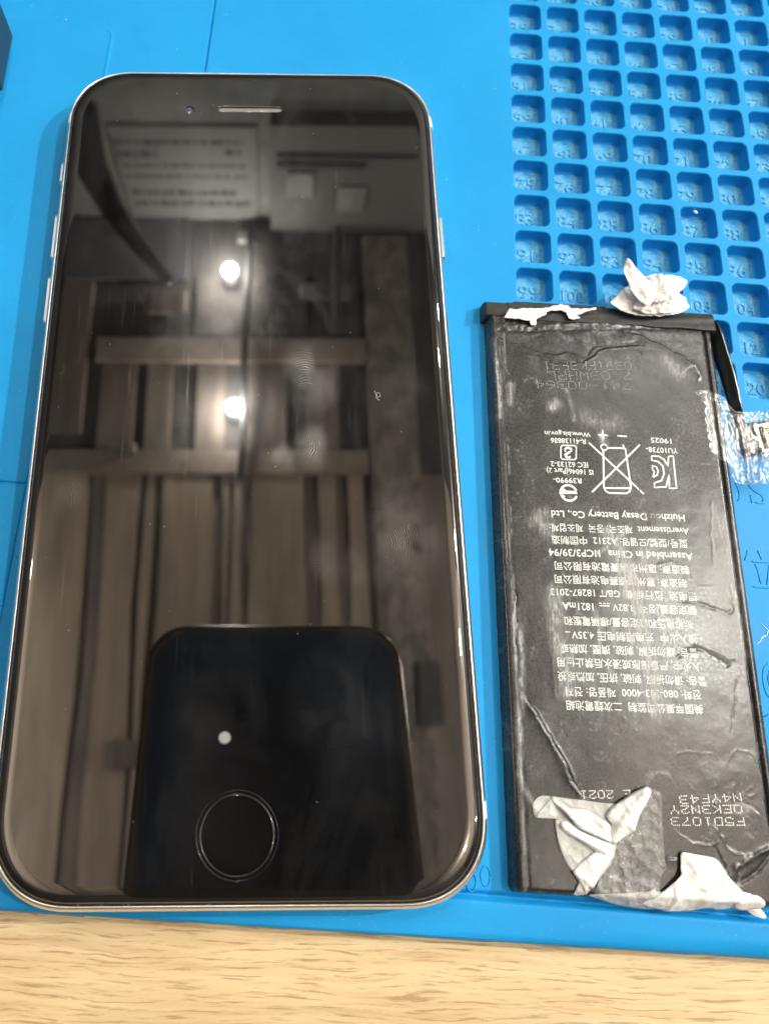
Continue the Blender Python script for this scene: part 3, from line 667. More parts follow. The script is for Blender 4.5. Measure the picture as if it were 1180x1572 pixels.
LINES = [('Huizhou Desay Battery Co., Ltd', [(28.72,54.22),(7.78,53.64)]),
    ('Avertissement  제조국: 중국  제조업체:', [(29.10,52.10),(7.35,51.47)]),
    ('型号/型號/모델명: A2312  中国制造', [(28.67,50.11),(7.55,49.51)]),
    ('Assembled in China  1ICP3/39/94', [(29.25,48.15),(7.04,47.54)]),
    ('製造商: 惠州市德賽電池有限公司', [(28.50,46.03),(7.83,45.51)]),
    ('制造商: 惠州市德赛电池有限公司', [(27.87,43.94),(7.71,43.45)]),
    ('锂电池  执行标准: GB/T 18287-2013', [(29.23,41.99),(7.00,41.43)]),
    ('额定容量/정격: 3.82V', [(28.89,39.92),(16.16,39.61)]), ('1821mA', [(13.30,39.55),(8.67,39.47)]),
    ('标称电压和额定容量/標稱電壓和', [(28.05,37.74),(8.83,37.30)]),
    ('投入火中  充电限制电压 4.35V', [(28.49,35.72),(9.77,35.21)]),
    ('警告: 請勿拆解, 刺破, 擠壓, 加熱或', [(28.35,33.68),(7.90,33.21)]),
    ('入火中, 严重膨胀或浸水后禁止使用', [(28.51,31.73),(7.40,31.22)]),
    ('警告: 请勿拆解, 刺破, 挤压, 加热或投', [(29.13,29.73),(7.29,29.23)]),
    ('전화: 080-333-4000  제품명: 전지', [(28.13,27.76),(8.40,27.15)]),
    ('美国苹果公司监制  二次鋰電池組', [(28.18,25.78),(8.28,25.25)])]
for s, (a, b_) in LINES: print_text(s, a, b_, 1.10 if s.isascii() else 1.02)
SM = [('Www.bis.gov.in', [(14.89,67.11),(7.46,66.93)], .80), ('R-41138886', [(14.03,65.93),(8.35,65.80)], .86), ('IEC 62133-2', [(14.10,61.93),(8.13,61.78)], .86),
      ('IS 16046(Part 2)', [(14.85,60.74),(7.44,60.64)], .86), ('R39990-', [(12.87,59.19),(8.39,59.09)], .84), ('YU10738-', [(28.90,65.23),(23.73,65.19)], .86), ('19025', [(28.02,66.86),(24.63,66.88)], .86)]
for s, (a, b_), c in SM: print_text(s, a, b_, c)
def flat_stroke(pts, w=.26, name='printed_mark', close=False):
    if close: pts = pts + [pts[0]]
    V = []; F = []; P = []
    for (x1, y1), (x2, y2) in zip(pts[:-1], pts[1:]):
        n = max(1, int(math.hypot(x2 - x1, y2 - y1) / .5)); P += [(x1 + (x2-x1)*k/n, y1 + (y2-y1)*k/n) for k in range(n)]
    P.append(pts[-1])
    for i, p in enumerate(P):
        a, b2 = P[max(0, i-1)], P[min(len(P)-1, i+1)]; dx, dy = b2[0]-a[0], b2[1]-a[1]; L = math.hypot(dx, dy) or 1
        nx, ny = -dy/L*w/2, dx/L*w/2
        V += [(p[0]+nx, p[1]+ny), (p[0]-nx, p[1]-ny)]
        if i: k = 2*i; F.append((k-2, k-1, k+1, k))
    X = np.array([v[0] for v in V]); Y = np.array([v[1] for v in V]); Z = bat_h(X, Y) + .026
    return [(x, y, z) for x, y, z in zip(X, Y, Z)], F
def mark(strokes, w=.26):
    V, F = merge([flat_stroke(s, w) for s in strokes]); link('printed_mark', mesh('printed_mark', V, F), M_PRINT, bat)
def arc(cx, cy, rx, ry, a0, a1, n=20): return [(cx + rx*math.cos(R(a0 + (a1-a0)*k/n)), cy + ry*math.sin(R(a0 + (a1-a0)*k/n))) for k in range(n + 1)]
mark([[(16.96,67.75),(16.93,66.06)]]); mark([[(16.14,66.80),(17.73,66.78)]]); mark([[(19.22,66.82),(20.81,66.81)]])
mark([[(14.51,65.35),(22.65,57.20)], [(22.81,65.53),(14.42,57.02)]], .28)
mark([[(16.75,64.15),(16.38,57.89),(16.57,57.36),(17.06,57.07),(19.86,57.13),(20.40,57.49),(20.67,58.15),(20.39,64.65),(19.68,64.72),(17.46,64.64)], [(16.50,57.83),(20.61,58.04)], [(20.05,65.35),(20.16,64.69)]], .28)
cx, cy = (16.94,64.71); mark([arc(cx, cy, .5, .5, 0, 360)], .24)
cx, cy = (10.72,56.68)
mark([arc(cx, cy, 1.28, 1.28, 20, 340)], .36); mark([[(9.28,56.54),(12.08,56.71)], [(10.15,57.29),(9.28,56.54),(10.08,56.00)], [(9.62,56.94),(11.99,56.92)]], .24)
mark([[(10.18,64.63),(12.19,64.70),(12.44,64.44),(12.29,62.54),(12.03,62.30),(10.04,62.25),(9.84,62.50),(9.95,64.34),(10.18,64.63)]], .22)
mark([[(11.32,62.59),(10.59,62.66),(10.51,63.09),(11.06,63.46),(11.60,63.72),(11.63,64.16),(11.11,64.35),(10.68,64.22)], [(10.64,63.55),(10.56,63.99),(11.11,64.24),(11.61,63.83),(11.16,63.36),(10.71,63.00),(10.90,62.57),(11.44,62.82)]], .26)
mark([[(27.27,63.80),(28.02,63.90),(27.96,58.49),(26.81,58.42),(27.00,60.70),(26.31,58.60),(25.48,58.55),(24.42,58.38),(24.50,59.14),(25.69,59.65),(26.22,60.77),(26.15,62.07),(25.49,62.80),(24.46,62.96),(24.53,63.68),(25.69,63.70),(26.48,63.20),(26.99,62.13),(27.27,63.80)]], .26)
mark([[(24.39,60.11),(25.05,60.48),(25.32,61.15),(25.09,61.90),(24.48,62.08),(24.41,61.42),(24.69,61.11),(24.39,60.11)]], .0 + .26)
# direct current symbol beside the voltages
mark([[(14.16,39.26),(15.74,39.29)]], .16); mark([[(14.19,39.62),(14.58,39.62)], [(14.78,39.63),(15.17,39.64)], [(15.37,39.64),(15.77,39.64)]], .16)
mark([[(8.79,35.10),(9.57,35.12)]], .14)
FONT = {'0':'01110,10001,10001,10001,10001,10001,01110','1':'00100,01100,00100,00100,00100,00100,01110','2':'01110,10001,00001,00110,01000,10000,11111','3':'11110,00001,00001,01110,00001,00001,11110',
 '4':'00010,00110,01010,10010,11111,00010,00010','5':'11111,10000,11110,00001,00001,10001,01110','6':'00110,01000,10000,11110,10001,10001,01110','7':'11111,00001,00010,00100,01000,01000,01000','9':'01110,10001,10001,01111,00001,00010,01100',
 'F':'11111,10000,10000,11110,10000,10000,10000','K':'10001,10010,10100,11000,10100,10010,10001','W':'10001,10001,10001,10101,10101,11011,10001','H':'10001,10001,10001,11111,10001,10001,10001','L':'10000,10000,10000,10000,10000,10000,11111',
 'R':'11110,10001,10001,11110,10100,10010,10001','E':'11111,10000,10000,11110,10000,10000,11111','N':'10001,11001,10101,10101,10011,10001,10001','Y':'10001,10001,01010,00100,00100,00100,00100','D':'11110,10001,10001,10001,10001,10001,11110',
 'C':'01110,10001,10000,10000,10000,10001,01110','-':'00000,00000,00000,11111,00000,00000,00000','.':'00000,00000,00000,00000,00000,00000,00100','+':'00000,00100,00100,11111,00100,00100,00000',' ':'00000,'*6 + '00000'}
M_PRINT2 = plain('worn_dot_print', (.52, .52, .50), .5, 0, .5, 700)
def dots(s, a, b_, cap, r=.085, mat=None, drop=0.0):
    dx, dy = b_[0] - a[0], b_[1] - a[1]; L = math.hypot(dx, dy); n = len(s) * 6 - 1; step = L / n; ux, uy = dx/L, dy/L; vx, vy = -uy, ux; vs = cap / 6
    C = []
    for q, ch in enumerate(s):
        for row, bits in enumerate(FONT[ch].split(',')[:7]):
            for col_, bit in enumerate(bits):
                if bit == '1' and random.random() >= drop:
                    u = (q*6 + col_ + .5) * step; v = (6 - row) * vs; C.append((a[0] + ux*u + vx*v, a[1] + uy*u + vy*v))
    V = []; F = []
    for x, y in C:
        k = len(V); rr = r * random.uniform(.8, 1.15)
        for t in range(6): V.append((x + rr*math.cos(t*1.0472), y + rr*math.sin(t*1.0472)))
        F.append(tuple(range(k, k + 6)))
    X = np.array([v[0] for v in V]); Y = np.array([v[1] for v in V]); Z = bat_h(X, Y) + .03
    link('dot_print', mesh('dot_print', list(zip(X, Y, Z)), F), mat or M_PRINT, bat)
dots('+', *[(22.77,81.62),(21.66,81.55)], 1.5, .07, M_PRINT2, .1); dots('0391FK3F31', *[(22.76,80.29),(7.78,79.33)], 1.35, .075, M_PRINT2, .12)
dots('7.03WHRL', *[(22.60,78.48),(8.35,77.56)], 1.35, .075, M_PRINT2, .12); dots('741-00364', *[(22.21,76.61),(6.30,75.77)], 1.35, .075, M_PRINT2, .12)
M_PRINT3 = plain('white_dot_print', (.88, .89, .88), .5, 0, .05)
dots('N4YF43', *[(32.19,14.32),(23.33,13.50)], .95, .088, M_PRINT3); dots('0EK3N2Y', *[(32.08,12.81),(21.91,12.18)], .95, .088, M_PRINT3); dots('F5D1073', *[(32.22,11.25),(21.85,10.70)], .95, .088, M_PRINT3)
dots('E 2021', *[(16.62,13.89),(9.56,13.42)], .95, .088, M_PRINT3)

# ---------------------------------------------------------------- adhesive film remnants, tape, cable
def mat_film(name, alpha, col=(.80, .80, .76), rough=.42, bump=.25, speck=0.0):
    t = NT(name); v = t.obj()
    n = t.noise(v, 900, 4, .6); n2 = t.noise(v, 260, 4, .6)
    c = t.mix(t.mr(n2, .35, .7), c4(*col), c4(*[q * .90 for q in col]))
    d = t.n('ShaderNodeBsdfTranslucent'); t.set(d.inputs[0], c)
    t.p(Base_Color=c, Roughness=rough, Specular_IOR_Level=.5)
    vo1 = t.n('ShaderNodeTexVoronoi'); t.set(vo1.inputs['Vector'], t.obj((1, 1, .4), src=None)); vo1.inputs['Scale'].default_value = 620
    cr = t.n('ShaderNodeTexVoronoi'); t.set(cr.inputs['Vector'], v); cr.inputs['Scale'].default_value = 1500
    hh = t.math('ADD', t.math('MULTIPLY', vo1.outputs['Distance'], 1.6), t.math('ADD', t.math('MULTIPLY', cr.outputs['Distance'], .4), t.math('MULTIPLY', n, .5)))
    t.p(Normal=t.bump(hh, min(1.0, bump * 1.8) if not speck else bump, .00020 if not speck else .0004))
    a = t.n('ShaderNodeMixShader'); a.inputs[0].default_value = .06; t.set(a.inputs[1], t.b); t.set(a.inputs[2], d)
    tr = t.n('ShaderNodeBsdfTransparent'); f = t.n('ShaderNodeMixShader')
    al = t.mr(n2, .3, .75, max(0, alpha - .12), min(1, alpha + .12)) if alpha < .97 else 1.0
    if speck:
        vo = t.n('ShaderNodeTexVoronoi'); t.set(vo.inputs['Vector'], v); vo.inputs['Scale'].default_value = 1300
        al = t.math('ADD', al, t.math('MULTIPLY', t.mr(vo.outputs['Distance'], .12, .30, speck, 0), t.mr(n2, .4, .55)))
    t.set(f.inputs[0], al); t.set(f.inputs[1], tr); t.set(f.inputs[2], a); t.set(t.out.inputs[0], f); return t.m
M_FILM = mat_film('white_adhesive_film', 1.0, (.97, .965, .94), .38); M_SEMI = mat_film('thin_adhesive_film', .50, (.87, .88, .85), .3, .5); M_CLEAR = mat_film('clear_adhesive_patch', .27, (.62, .62, .60), .22, 1.0, .55)
def smooth_poly(pts, it=1):
    for _ in range(it):
        q = []
        for k in range(len(pts)):
            a, b_ = pts[k], pts[(k + 1) % len(pts)]
            q += [(.8*a[0] + .2*b_[0], .8*a[1] + .2*b_[1]), (.2*a[0] + .8*b_[0], .2*a[1] + .8*b_[1])]
        pts = q
    return pts
def inpoly(X, Y, poly):
    c = np.zeros(X.shape, bool)
    for (x1, y1), (x2, y2) in zip(poly, poly[1:] + poly[:1]):
        m = ((y1 > Y) != (y2 > Y)) & (X < (x2 - x1) * (Y - y1) / ((y2 - y1) if abs(y2 - y1) > 1e-12 else 1e-12) + x1); c ^= m
    return c
def sheet(name, poly, zf, mat, parent, step=.28, thick=.05, attr=None, rough_edge=0.0, smooth_it=1):
    """a thin piece of film: outline filled with a fine irregular mesh, folded by zf(x, y, distance to edge)"""
    poly = smooth_poly(poly, smooth_it) if smooth_it else list(poly)
    dense = []
    for (x1, y1), (x2, y2) in zip(poly, poly[1:] + poly[:1]):
        n = max(1, int(math.hypot(x2 - x1, y2 - y1) / step))
        for k in range(n):
            t = k / n; dense.append((x1 + (x2-x1)*t, y1 + (y2-y1)*t))
    if rough_edge:
        A = np.array(dense); A += rough_edge * (np.stack([vnoise(A[:,0]*2.1, A[:,1]*2.1, 3), vnoise(A[:,0]*2.3, A[:,1]*2.3, 8)], 1) - .5) * 2; dense = [tuple(q) for q in A]
    xs = np.array([p[0] for p in dense]); ys = np.array([p[1] for p in dense])
    gx, gy = np.meshgrid(np.arange(xs.min(), xs.max(), step), np.arange(ys.min(), ys.max(), step * .87))
    gx = gx + (np.arange(gx.shape[0]) % 2)[:, None] * step * .5
    rs = np.random.RandomState(len(dense)); gx = gx + rs.uniform(-.06, .06, gx.shape) * step; gy = gy + rs.uniform(-.06, .06, gy.shape) * step
    gx = gx.ravel(); gy = gy.ravel(); m = inpoly(gx, gy, dense); gx = gx[m]; gy = gy[m]
    closed = dense + [dense[0]]
    dd, _ = pdist(gx, gy, closed); m = dd > step * .5; gx = gx[m]; gy = gy[m]; dd = dd[m]
    n = len(dense); co = [Vector(p) for p in dense] + [Vector((a, b_)) for a, b_ in zip(gx, gy)]
    vs, es, fs, ov, oe, of = delaunay_2d_cdt(co, [(k, (k + 1) % n) for k in range(n)], [], 1, 1e-6)
    X = np.array([v[0] for v in vs]); Y = np.array([v[1] for v in vs]); dd, _ = pdist(X, Y, closed)
    Z = zf(X, Y, dd)
    me = mesh(name, list(zip(X, Y, Z)), [tuple(f) for f in fs])
    bm = bmesh.new(); bm.from_mesh(me); bmesh.ops.recalc_face_normals(bm, faces=bm.faces)
    bm.faces.ensure_lookup_table()
    if sum(f.normal.z * f.calc_area() for f in bm.faces) < 0: bmesh.ops.reverse_faces(bm, faces=list(bm.faces))
    bm.to_mesh(me); bm.free()
    if attr is not None:
        at = me.attributes.new('crease', 'FLOAT', 'POINT'); at.data.foreach_set('value', attr(X, Y, dd).astype(np.float32))
    o = link(name, me, mat, parent, True)
    if thick:
        md = o.modifiers.new('thickness', 'SOLIDIFY'); md.thickness = thick * MM; md.offset = 0
    return o
def base(x, y):
    """surface a film lies on: the battery, dropping to the mat past its lower edge"""
    h = bat_h(x, np.clip(y, 1.0, BH - 1.2)); h = h - 1.05 * np.clip(1.0 - y, 0, 3.6)
    return np.maximum(h, .12)
def creased(lines_, x, y):
    z = 0
    for pts, H, w in lines_:
        dd, sd = pdist(x, y, pts); z = z + H * np.exp(-np.abs(dd) / w)
    return z

# 1. crumpled white piece at the top right corner
film = empty('crumpled_film', (BP[0], BP[1], 0), BA); tag(film, 'crumpled white adhesive film bunched at the top edge of the battery, in front of compartments', 'adhesive film')
def zc(off, amp, sc, seed, curl=0.0, extra=()):
    def f(x, y, d):
        return off + amp * (ridged(x * sc + .15 * y, y * sc, seed, 4) - .45) * sstep(0, .5, d + .12) + curl * (y - 84) + creased(extra, x, y) + .12 * (fbm(x*3, y*3, seed, 2) - .5)
    return f
KN = (27.14,92.68)
def pleats(off, amp, seed, k=2.4, rise=1.3, ex=()):
    def f(x, y, d):
        r = np.hypot(x - KN[0], y - KN[1]); th = np.arctan2(y - KN[1], x - KN[0])
        cx_, sx_ = np.cos(th) * k, np.sin(th) * k
        p = ridged(cx_ + r * .10, sx_ - r * .08, seed, 3) - .5
        return off + rise * np.exp(-((r - 1.3) / 1.9) ** 2) - .9 * np.exp(-(r / .7) ** 2) + amp * p * sstep(0, 2.0, r) + .35 * (ridged(x * .8, y * .8, seed + 5, 3) - .5) + creased(ex, x, y)
    return f
sheet('film_base', [(19.20,90.37),(20.05,91.31),(20.90,92.13),(21.54,93.07),(22.40,93.89),(23.46,94.35),(25.37,95.51),(26.83,96.64),(28.66,96.83),(30.27,97.00),(31.35,96.55),(32.33,95.20),(31.59,93.61),(32.40,92.77),(32.80,91.40),(33.02,90.40),(31.83,89.69),(30.10,89.08),(27.59,88.48),(25.59,88.41),(23.16,88.62),(21.02,89.48)], pleats(4.2, 1.1, 11, 2.6, 1.5), M_FILM, film, .20)
sheet('film_fold', [(21.96,93.36),(21.42,94.85),(21.18,95.99),(21.50,97.04),(21.92,97.97),(22.43,97.49),(23.33,96.26),(24.35,95.17),(25.15,94.20),(25.64,92.46),(26.11,90.49),(25.10,89.18),(23.45,90.31),(22.28,91.99)], zc(5.6, .6, .42, 21, .10, [([(22.08,97.33),(22.93,94.31),(24.81,90.65)], .5, .4)]), M_FILM, film, .22)
sheet('film_fold', [(25.17,94.46),(26.16,95.42),(27.53,95.77),(28.65,95.84),(29.75,95.66),(30.78,94.83),(30.83,93.31),(30.00,91.75),(28.55,90.65),(26.73,90.03),(25.47,90.69),(24.75,92.40)], pleats(5.3, 1.5, 31, 3.4, .8), M_FILM, film, .18)
sheet('film_fold', [(29.50,95.39),(30.88,95.74),(31.93,95.17),(32.29,94.43),(31.85,93.51),(30.98,92.69),(30.06,92.38),(28.79,92.93),(28.23,93.90)], zc(5.9, .5, .5, 41, 0, [([(28.45,93.92),(30.72,94.32),(32.09,94.67)], .45, .4)]), M_FILM, film, .22)
sheet('film_fold', [(22.72,89.58),(24.18,90.93),(26.00,91.43),(27.74,91.04),(29.38,91.78),(30.67,91.36),(31.31,90.15),(30.21,89.20),(27.50,88.65),(24.62,88.58)], zc(4.9, .9, .7, 51, 0, [([(24.26,89.43),(26.44,89.08),(28.77,90.23)], .5, .3), ([(28.91,89.49),(29.72,90.79),(30.58,90.60)], .5, .25), ([(27.26,90.63),(27.30,88.88)], .4, .25)]), M_FILM, film, .18)
# 2. torn strip on the flap, left
strip = sheet('torn_film_strip', [(1.48,86.88),(1.85,87.84),(2.32,88.69),(3.66,88.59),(4.68,88.78),(6.25,89.01),(7.82,89.05),(9.17,89.26),(9.64,89.62),(9.99,89.77),(10.56,89.93),(11.25,90.23),(11.80,90.01),(12.36,90.05),(12.88,89.50),(14.45,89.43),(16.03,89.59),(16.72,89.83),(17.27,89.68),(17.13,89.35),(16.33,89.17),(15.54,88.99),(14.60,88.43),(13.85,88.04),(14.34,87.78),(14.21,87.60),(13.42,87.35),(12.96,87.26),(12.37,87.48),(12.13,88.14),(12.05,88.64),(11.28,88.84),(10.39,88.91),(9.71,88.74),(8.68,88.42),(8.55,88.03),(8.20,87.67),(7.29,87.32),(6.82,86.92),(6.90,86.30),(6.65,85.71),(6.33,85.89),(6.04,85.56),(5.78,86.10),(5.88,86.61),(5.14,86.56),(4.43,86.63),(3.81,86.84),(3.20,86.75),(2.26,86.87)],
    lambda x, y, d: 3.75 + .35 * (ridged(x * .9, y * 1.3, 61, 3) - .5) + .05, M_FILM, None, .2, .06, None, .10, 0)
strip.location = (BP[0]*MM, BP[1]*MM, 0); strip.rotation_euler = (0, 0, BA); tag(strip, 'thin ragged white film strip torn along the left of the battery top flap', 'adhesive film')
# 3. folded film, lower middle, with a clear patch under it
fm = empty('folded_film', (BP[0], BP[1], 0), BA); tag(fm, 'folded whitish film with a see-through patch stuck to the battery lower middle', 'adhesive film')
sheet('clear_patch', [(19.24,14.55),(20.28,14.02),(20.85,13.80),(20.75,11.48),(20.63,9.43),(20.56,7.01),(20.54,5.10),(20.65,4.48),(20.03,3.66),(19.66,3.02),(19.53,2.23),(19.38,1.14),(17.03,0.86),(13.95,0.63),(10.63,0.68),(12.04,4.18),(13.63,7.44),(14.42,11.55)],
    lambda x, y, d: base(x, y) + .09 + .05 * (fbm(x * 2.2, y * 2.2, 71, 3)) + creased([([(15.13,3.13),(17.44,4.28),(20.60,4.76)], .22, .25), ([(14.01,6.63),(14.79,4.29),(15.31,3.14)], .25, .3)], x, y), M_CLEAR, fm, .26, .03, None, 0, 0)
sheet('film_layer', [(2.78,11.05),(2.94,11.67),(3.51,12.28),(4.16,12.57),(5.61,12.56),(7.33,12.41),(9.82,12.29),(12.65,12.07),(14.56,12.09),(14.99,10.76),(14.20,8.93),(11.93,8.56),(9.27,8.99),(7.16,9.69),(5.88,9.70),(4.46,9.66),(3.07,9.69),(2.88,10.35)],
    lambda x, y, d: base(x, y) + .16 + .10 * ridged(x * .4, y * .4, 72, 2), M_SEMI, fm)
sheet('film_layer', [(5.88,9.70),(5.82,8.96),(5.88,8.35),(6.03,7.20),(6.28,6.17),(6.62,5.24),(7.01,4.39),(8.00,3.18),(8.70,2.17),(9.68,0.79),(10.16,1.43),(11.30,2.58),(12.45,3.73),(13.64,5.37),(14.13,6.99),(13.28,8.55),(10.66,9.55),(8.44,9.92)],
    lambda x, y, d: base(x, y) + .20 + .10 * ridged(x * .35, y * .35, 73, 2), M_SEMI, fm)
sheet('film_layer', [(8.73,2.29),(9.38,1.54),(9.85,0.72),(8.87,0.44),(7.90,0.43),(8.13,1.17)], lambda x, y, d: base(x, y) + .25 + .1 * ridged(x, y, 74, 2), M_SEMI, fm, .2)
sheet('film_fold', [(2.98,9.74),(5.51,12.50),(5.90,11.45),(5.90,9.82),(4.36,9.69)], lambda x, y, d: base(x, y) + .38 + .1 * ridged(x*.5, y*.5, 75, 2), M_SEMI, fm, .2)
def fold(seed, off, amp, ex=(), cyl=.55):
    def f(x, y, d):
        r = np.clip(d / 1.5, 0, 1); return base(x, y) + off + cyl * (1 - (1 - r) ** 2) ** .5 + amp * (ridged(x * .45 + .1*y, y * .38, seed, 3) - .5) + creased(ex, x, y)
    return f
sheet('film_fold', [(5.42,12.63),(5.87,12.40),(6.65,11.79),(8.05,11.21),(9.13,11.27),(9.93,11.23),(11.49,10.50),(13.12,9.62),(13.93,8.53),(13.62,7.00),(12.13,7.56),(10.60,8.11),(9.65,8.46),(8.75,8.77),(7.95,9.66),(6.94,10.74),(5.73,11.49),(5.46,11.89)],
    fold(81, .30, .55, [([(6.61,11.21),(8.12,9.51),(10.26,8.34),(12.85,7.36)], .45, .28), ([(8.20,10.73),(9.98,10.58),(12.14,9.56)], .35, .3), ([(9.91,9.60),(11.47,9.04),(12.48,8.29)], -.3, .3)]), M_FILM, fm, .24)
sheet('film_fold', [(6.34,9.09),(6.87,9.52),(7.50,9.64),(8.44,9.04),(9.25,8.32),(12.08,7.63),(13.61,6.92),(13.37,6.11),(12.74,4.82),(11.38,5.54),(10.46,6.22),(9.37,6.93),(8.32,7.51),(7.38,7.70),(6.62,8.30)],
    fold(82, .25, .45, [([(6.65,8.95),(8.01,7.90),(10.16,6.89),(12.31,6.06)], .40, .26), ([(7.03,9.29),(7.54,8.83),(7.15,8.33)], -.4, .25)]), M_FILM, fm, .24)
sheet('film_fold', [(18.88,14.60),(19.22,14.37),(19.51,13.97),(19.30,13.38),(19.06,12.95),(18.26,12.01),(17.64,11.16),(16.98,9.84),(16.39,8.70),(15.11,7.88),(13.61,6.84),(13.13,7.53),(13.05,8.65),(13.46,9.34),(12.98,10.09),(12.72,10.57),(13.65,11.72),(15.72,12.95),(17.56,14.11)],
    fold(83, .35, .65, [([(18.56,14.17),(17.35,12.78),(15.39,11.04),(13.86,8.77)], .5, .3), ([(15.34,12.51),(15.90,10.74),(16.30,9.14)], .4, .28), ([(16.27,8.82),(15.11,9.88),(13.81,9.33)], .35, .25)]), M_FILM, fm, .24)
sheet('film_fold', [(7.71,3.31),(8.81,4.46),(10.42,5.60),(11.87,6.30),(13.57,6.44),(13.51,5.61),(12.76,4.51),(11.64,3.20),(10.96,2.24),(10.28,1.36),(9.87,1.64),(9.38,0.85),(8.91,1.67),(8.35,2.41)],
    fold(84, .30, .45, [([(7.88,3.16),(9.40,2.47),(10.23,1.89)], .3, .25), ([(10.01,4.83),(10.52,3.46),(10.10,2.50)], .3, .3)], .4), M_FILM, fm, .24)
sheet('film_layer', [(9.70,0.55),(12.55,0.94),(15.22,1.23),(17.90,1.53),(19.81,1.63),(20.49,0.96),(21.25,-0.16),(20.65,-0.88),(18.70,-1.02),(17.23,-0.90),(15.22,-0.74),(13.32,-0.42),(11.61,0.11)],
    lambda x, y, d: base(x, y) + .22 + .55 * (ridged(x * .35, y * .7, 76, 3) - .4) * sstep(0, .5, d), M_SEMI, fm, .22)
sheet('film_fold', [(11.85,0.71),(14.08,1.13),(16.26,1.02),(17.62,1.47),(18.55,1.99),(19.18,1.32),(18.41,0.59),(17.05,0.06),(14.88,0.25)],
    lambda x, y, d: base(x, y) + .5 + .7 * (ridged(x * .5, y * .9, 77, 3) - .45) * sstep(0, .4, d), M_SEMI, fm, .2)
# 4. white crumpled film hanging over the lower right edge
hang = empty('draped_film', (BP[0], BP[1], 0), BA); tag(hang, 'opaque white rumpled film draped over the battery bottom edge, at the right', 'adhesive film')
sheet('film_layer', [(22.67,6.57),(23.80,6.51),(24.85,6.36),(25.99,6.26),(27.13,6.09),(27.71,5.72),(28.00,5.26),(28.45,4.58),(28.85,3.89),(29.35,3.37),(29.85,2.85),(30.59,2.11),(31.46,2.08),(31.95,1.80),(31.48,1.01),(30.34,0.33),(28.70,-0.21),(27.71,-0.42),(26.78,-0.24),(26.08,-0.27),(25.19,-0.39),(24.28,-0.75),(23.47,-0.98),(22.16,-1.05),(20.93,-1.11),(19.74,-0.83),(18.58,-0.74),(17.86,-0.47),(17.35,-0.35),(17.58,0.20),(18.72,0.72),(19.45,1.38),(20.39,2.04),(21.36,2.87),(22.33,3.70),(22.45,4.73)],
    lambda x, y, d: base(x, y) + .45 + 1.15 * (ridged(x * .14 + .04*y, y * .17 - .03*x, 91, 2) - .45) * sstep(0, 1.4, d) + .32 * (fbm(x * .9, y * .9, 92, 3) - .4) * sstep(0, .5, d) + creased([([(22.15,3.69),(23.26,4.15),(24.53,4.37)], .35, .3), ([(24.16,5.77),(25.91,5.55),(27.46,5.15)], .30, .45), ([(24.81,0.04),(26.24,1.04),(28.20,1.29),(29.87,2.00)], .6, .5), ([(26.51,3.22),(27.74,2.51),(29.38,2.28)], -.45, .3), ([(24.59,1.88),(26.31,1.66)], -.3, .25), ([(21.56,3.12),(21.49,0.79),(21.13,-0.91)], .35, .4)], x, y), M_FILM, hang, .26)
sheet('film_fold', [(28.85,1.24),(29.67,2.07),(30.58,2.27),(31.26,1.99),(32.05,1.96),(32.55,1.75),(33.10,1.23),(33.18,0.54),(32.51,0.19),(31.71,0.15),(30.69,-0.21),(29.40,0.03)],
    lambda x, y, d: base(x, y) + 1.0 + .9 * (ridged(x * .5, y * .5, 93, 3) - .45) * sstep(0, .6, d), M_FILM, hang, .22)
sheet('film_fold', [(31.61,0.41),(32.70,0.54),(33.56,0.35),(34.01,-0.25),(34.39,-0.70),(34.58,-1.00),(34.40,-1.24),(34.16,-1.33),(33.35,-1.14),(32.59,-0.87),(31.95,-0.36)],
    lambda x, y, d: 1.2 + .5 * sstep(0, 1.0, d) + .3 * (ridged(x * .6, y * .6, 94, 2) - .5), M_FILM, hang, .2)

# battery flex cable and connector
M_FLEX = plain('black_flex_cable', (.010, .014, .018), .38, 0, .3, 900); M_GOLD = plain('gold_contact', (.95, .70, .40), .26, 1.0, .08, 900); M_SHELL = plain('connector_shell', (.55, .54, .50), .32, 1.0, .15, 1500)
cable = empty('flex_cable', (BP[0], BP[1], 0), BA)
cable.location = (0, 0, 0); cable.rotation_euler = (0, 0, 0); cable.parent = bat
cable.name = 'flex_cable'; cable.location = (0, 0, 0)
def ribbon(name, left, right, z0, z1, mat, parent, th=.12):
    V = []; F = []
    for k, (a, b_) in enumerate(zip(left, right)):
        zl, zr = z0[k] if isinstance(z0, list) else z0, z1[k] if isinstance(z1, list) else z1
        for q in range(5):
            t = q / 4; V.append((a[0] + (b_[0]-a[0])*t, a[1] + (b_[1]-a[1])*t, zl + (zr - zl) * t))
        if k:
            for q in range(4): F.append(((k-1)*5+q, (k-1)*5+q+1, k*5+q+1, k*5+q))
    me = mesh(name, V, F); bm = bmesh.new(); bm.from_mesh(me); bmesh.ops.recalc_face_normals(bm, faces=bm.faces)
    if sum(f.normal.z for f in bm.faces) < 0: bmesh.ops.reverse_faces(bm, faces=list(bm.faces))
    bm.to_mesh(me); bm.free(); o = link(name, me, mat, parent, True)
    md = o.modifiers.new('thickness', 'SOLIDIFY'); md.thickness = th * MM; md.offset = 0; return o
ribbon('ribbon', [(38.33,89.63),(38.28,86.46),(38.30,83.97),(38.69,81.78),(39.08,79.61),(39.45,77.35),(39.68,74.98),(39.84,72.06)], [(38.90,89.66),(39.33,86.78),(39.75,83.94),(40.15,81.87),(40.52,79.58),(40.87,77.32),(41.12,75.07),(41.59,72.17)], [.9, .6, .4, .4, .4, .4, .5, .8], [2.4, 2.6, 2.6, 2.5, 2.4, 2.2, 1.9, 1.5], M_FLEX, cable)
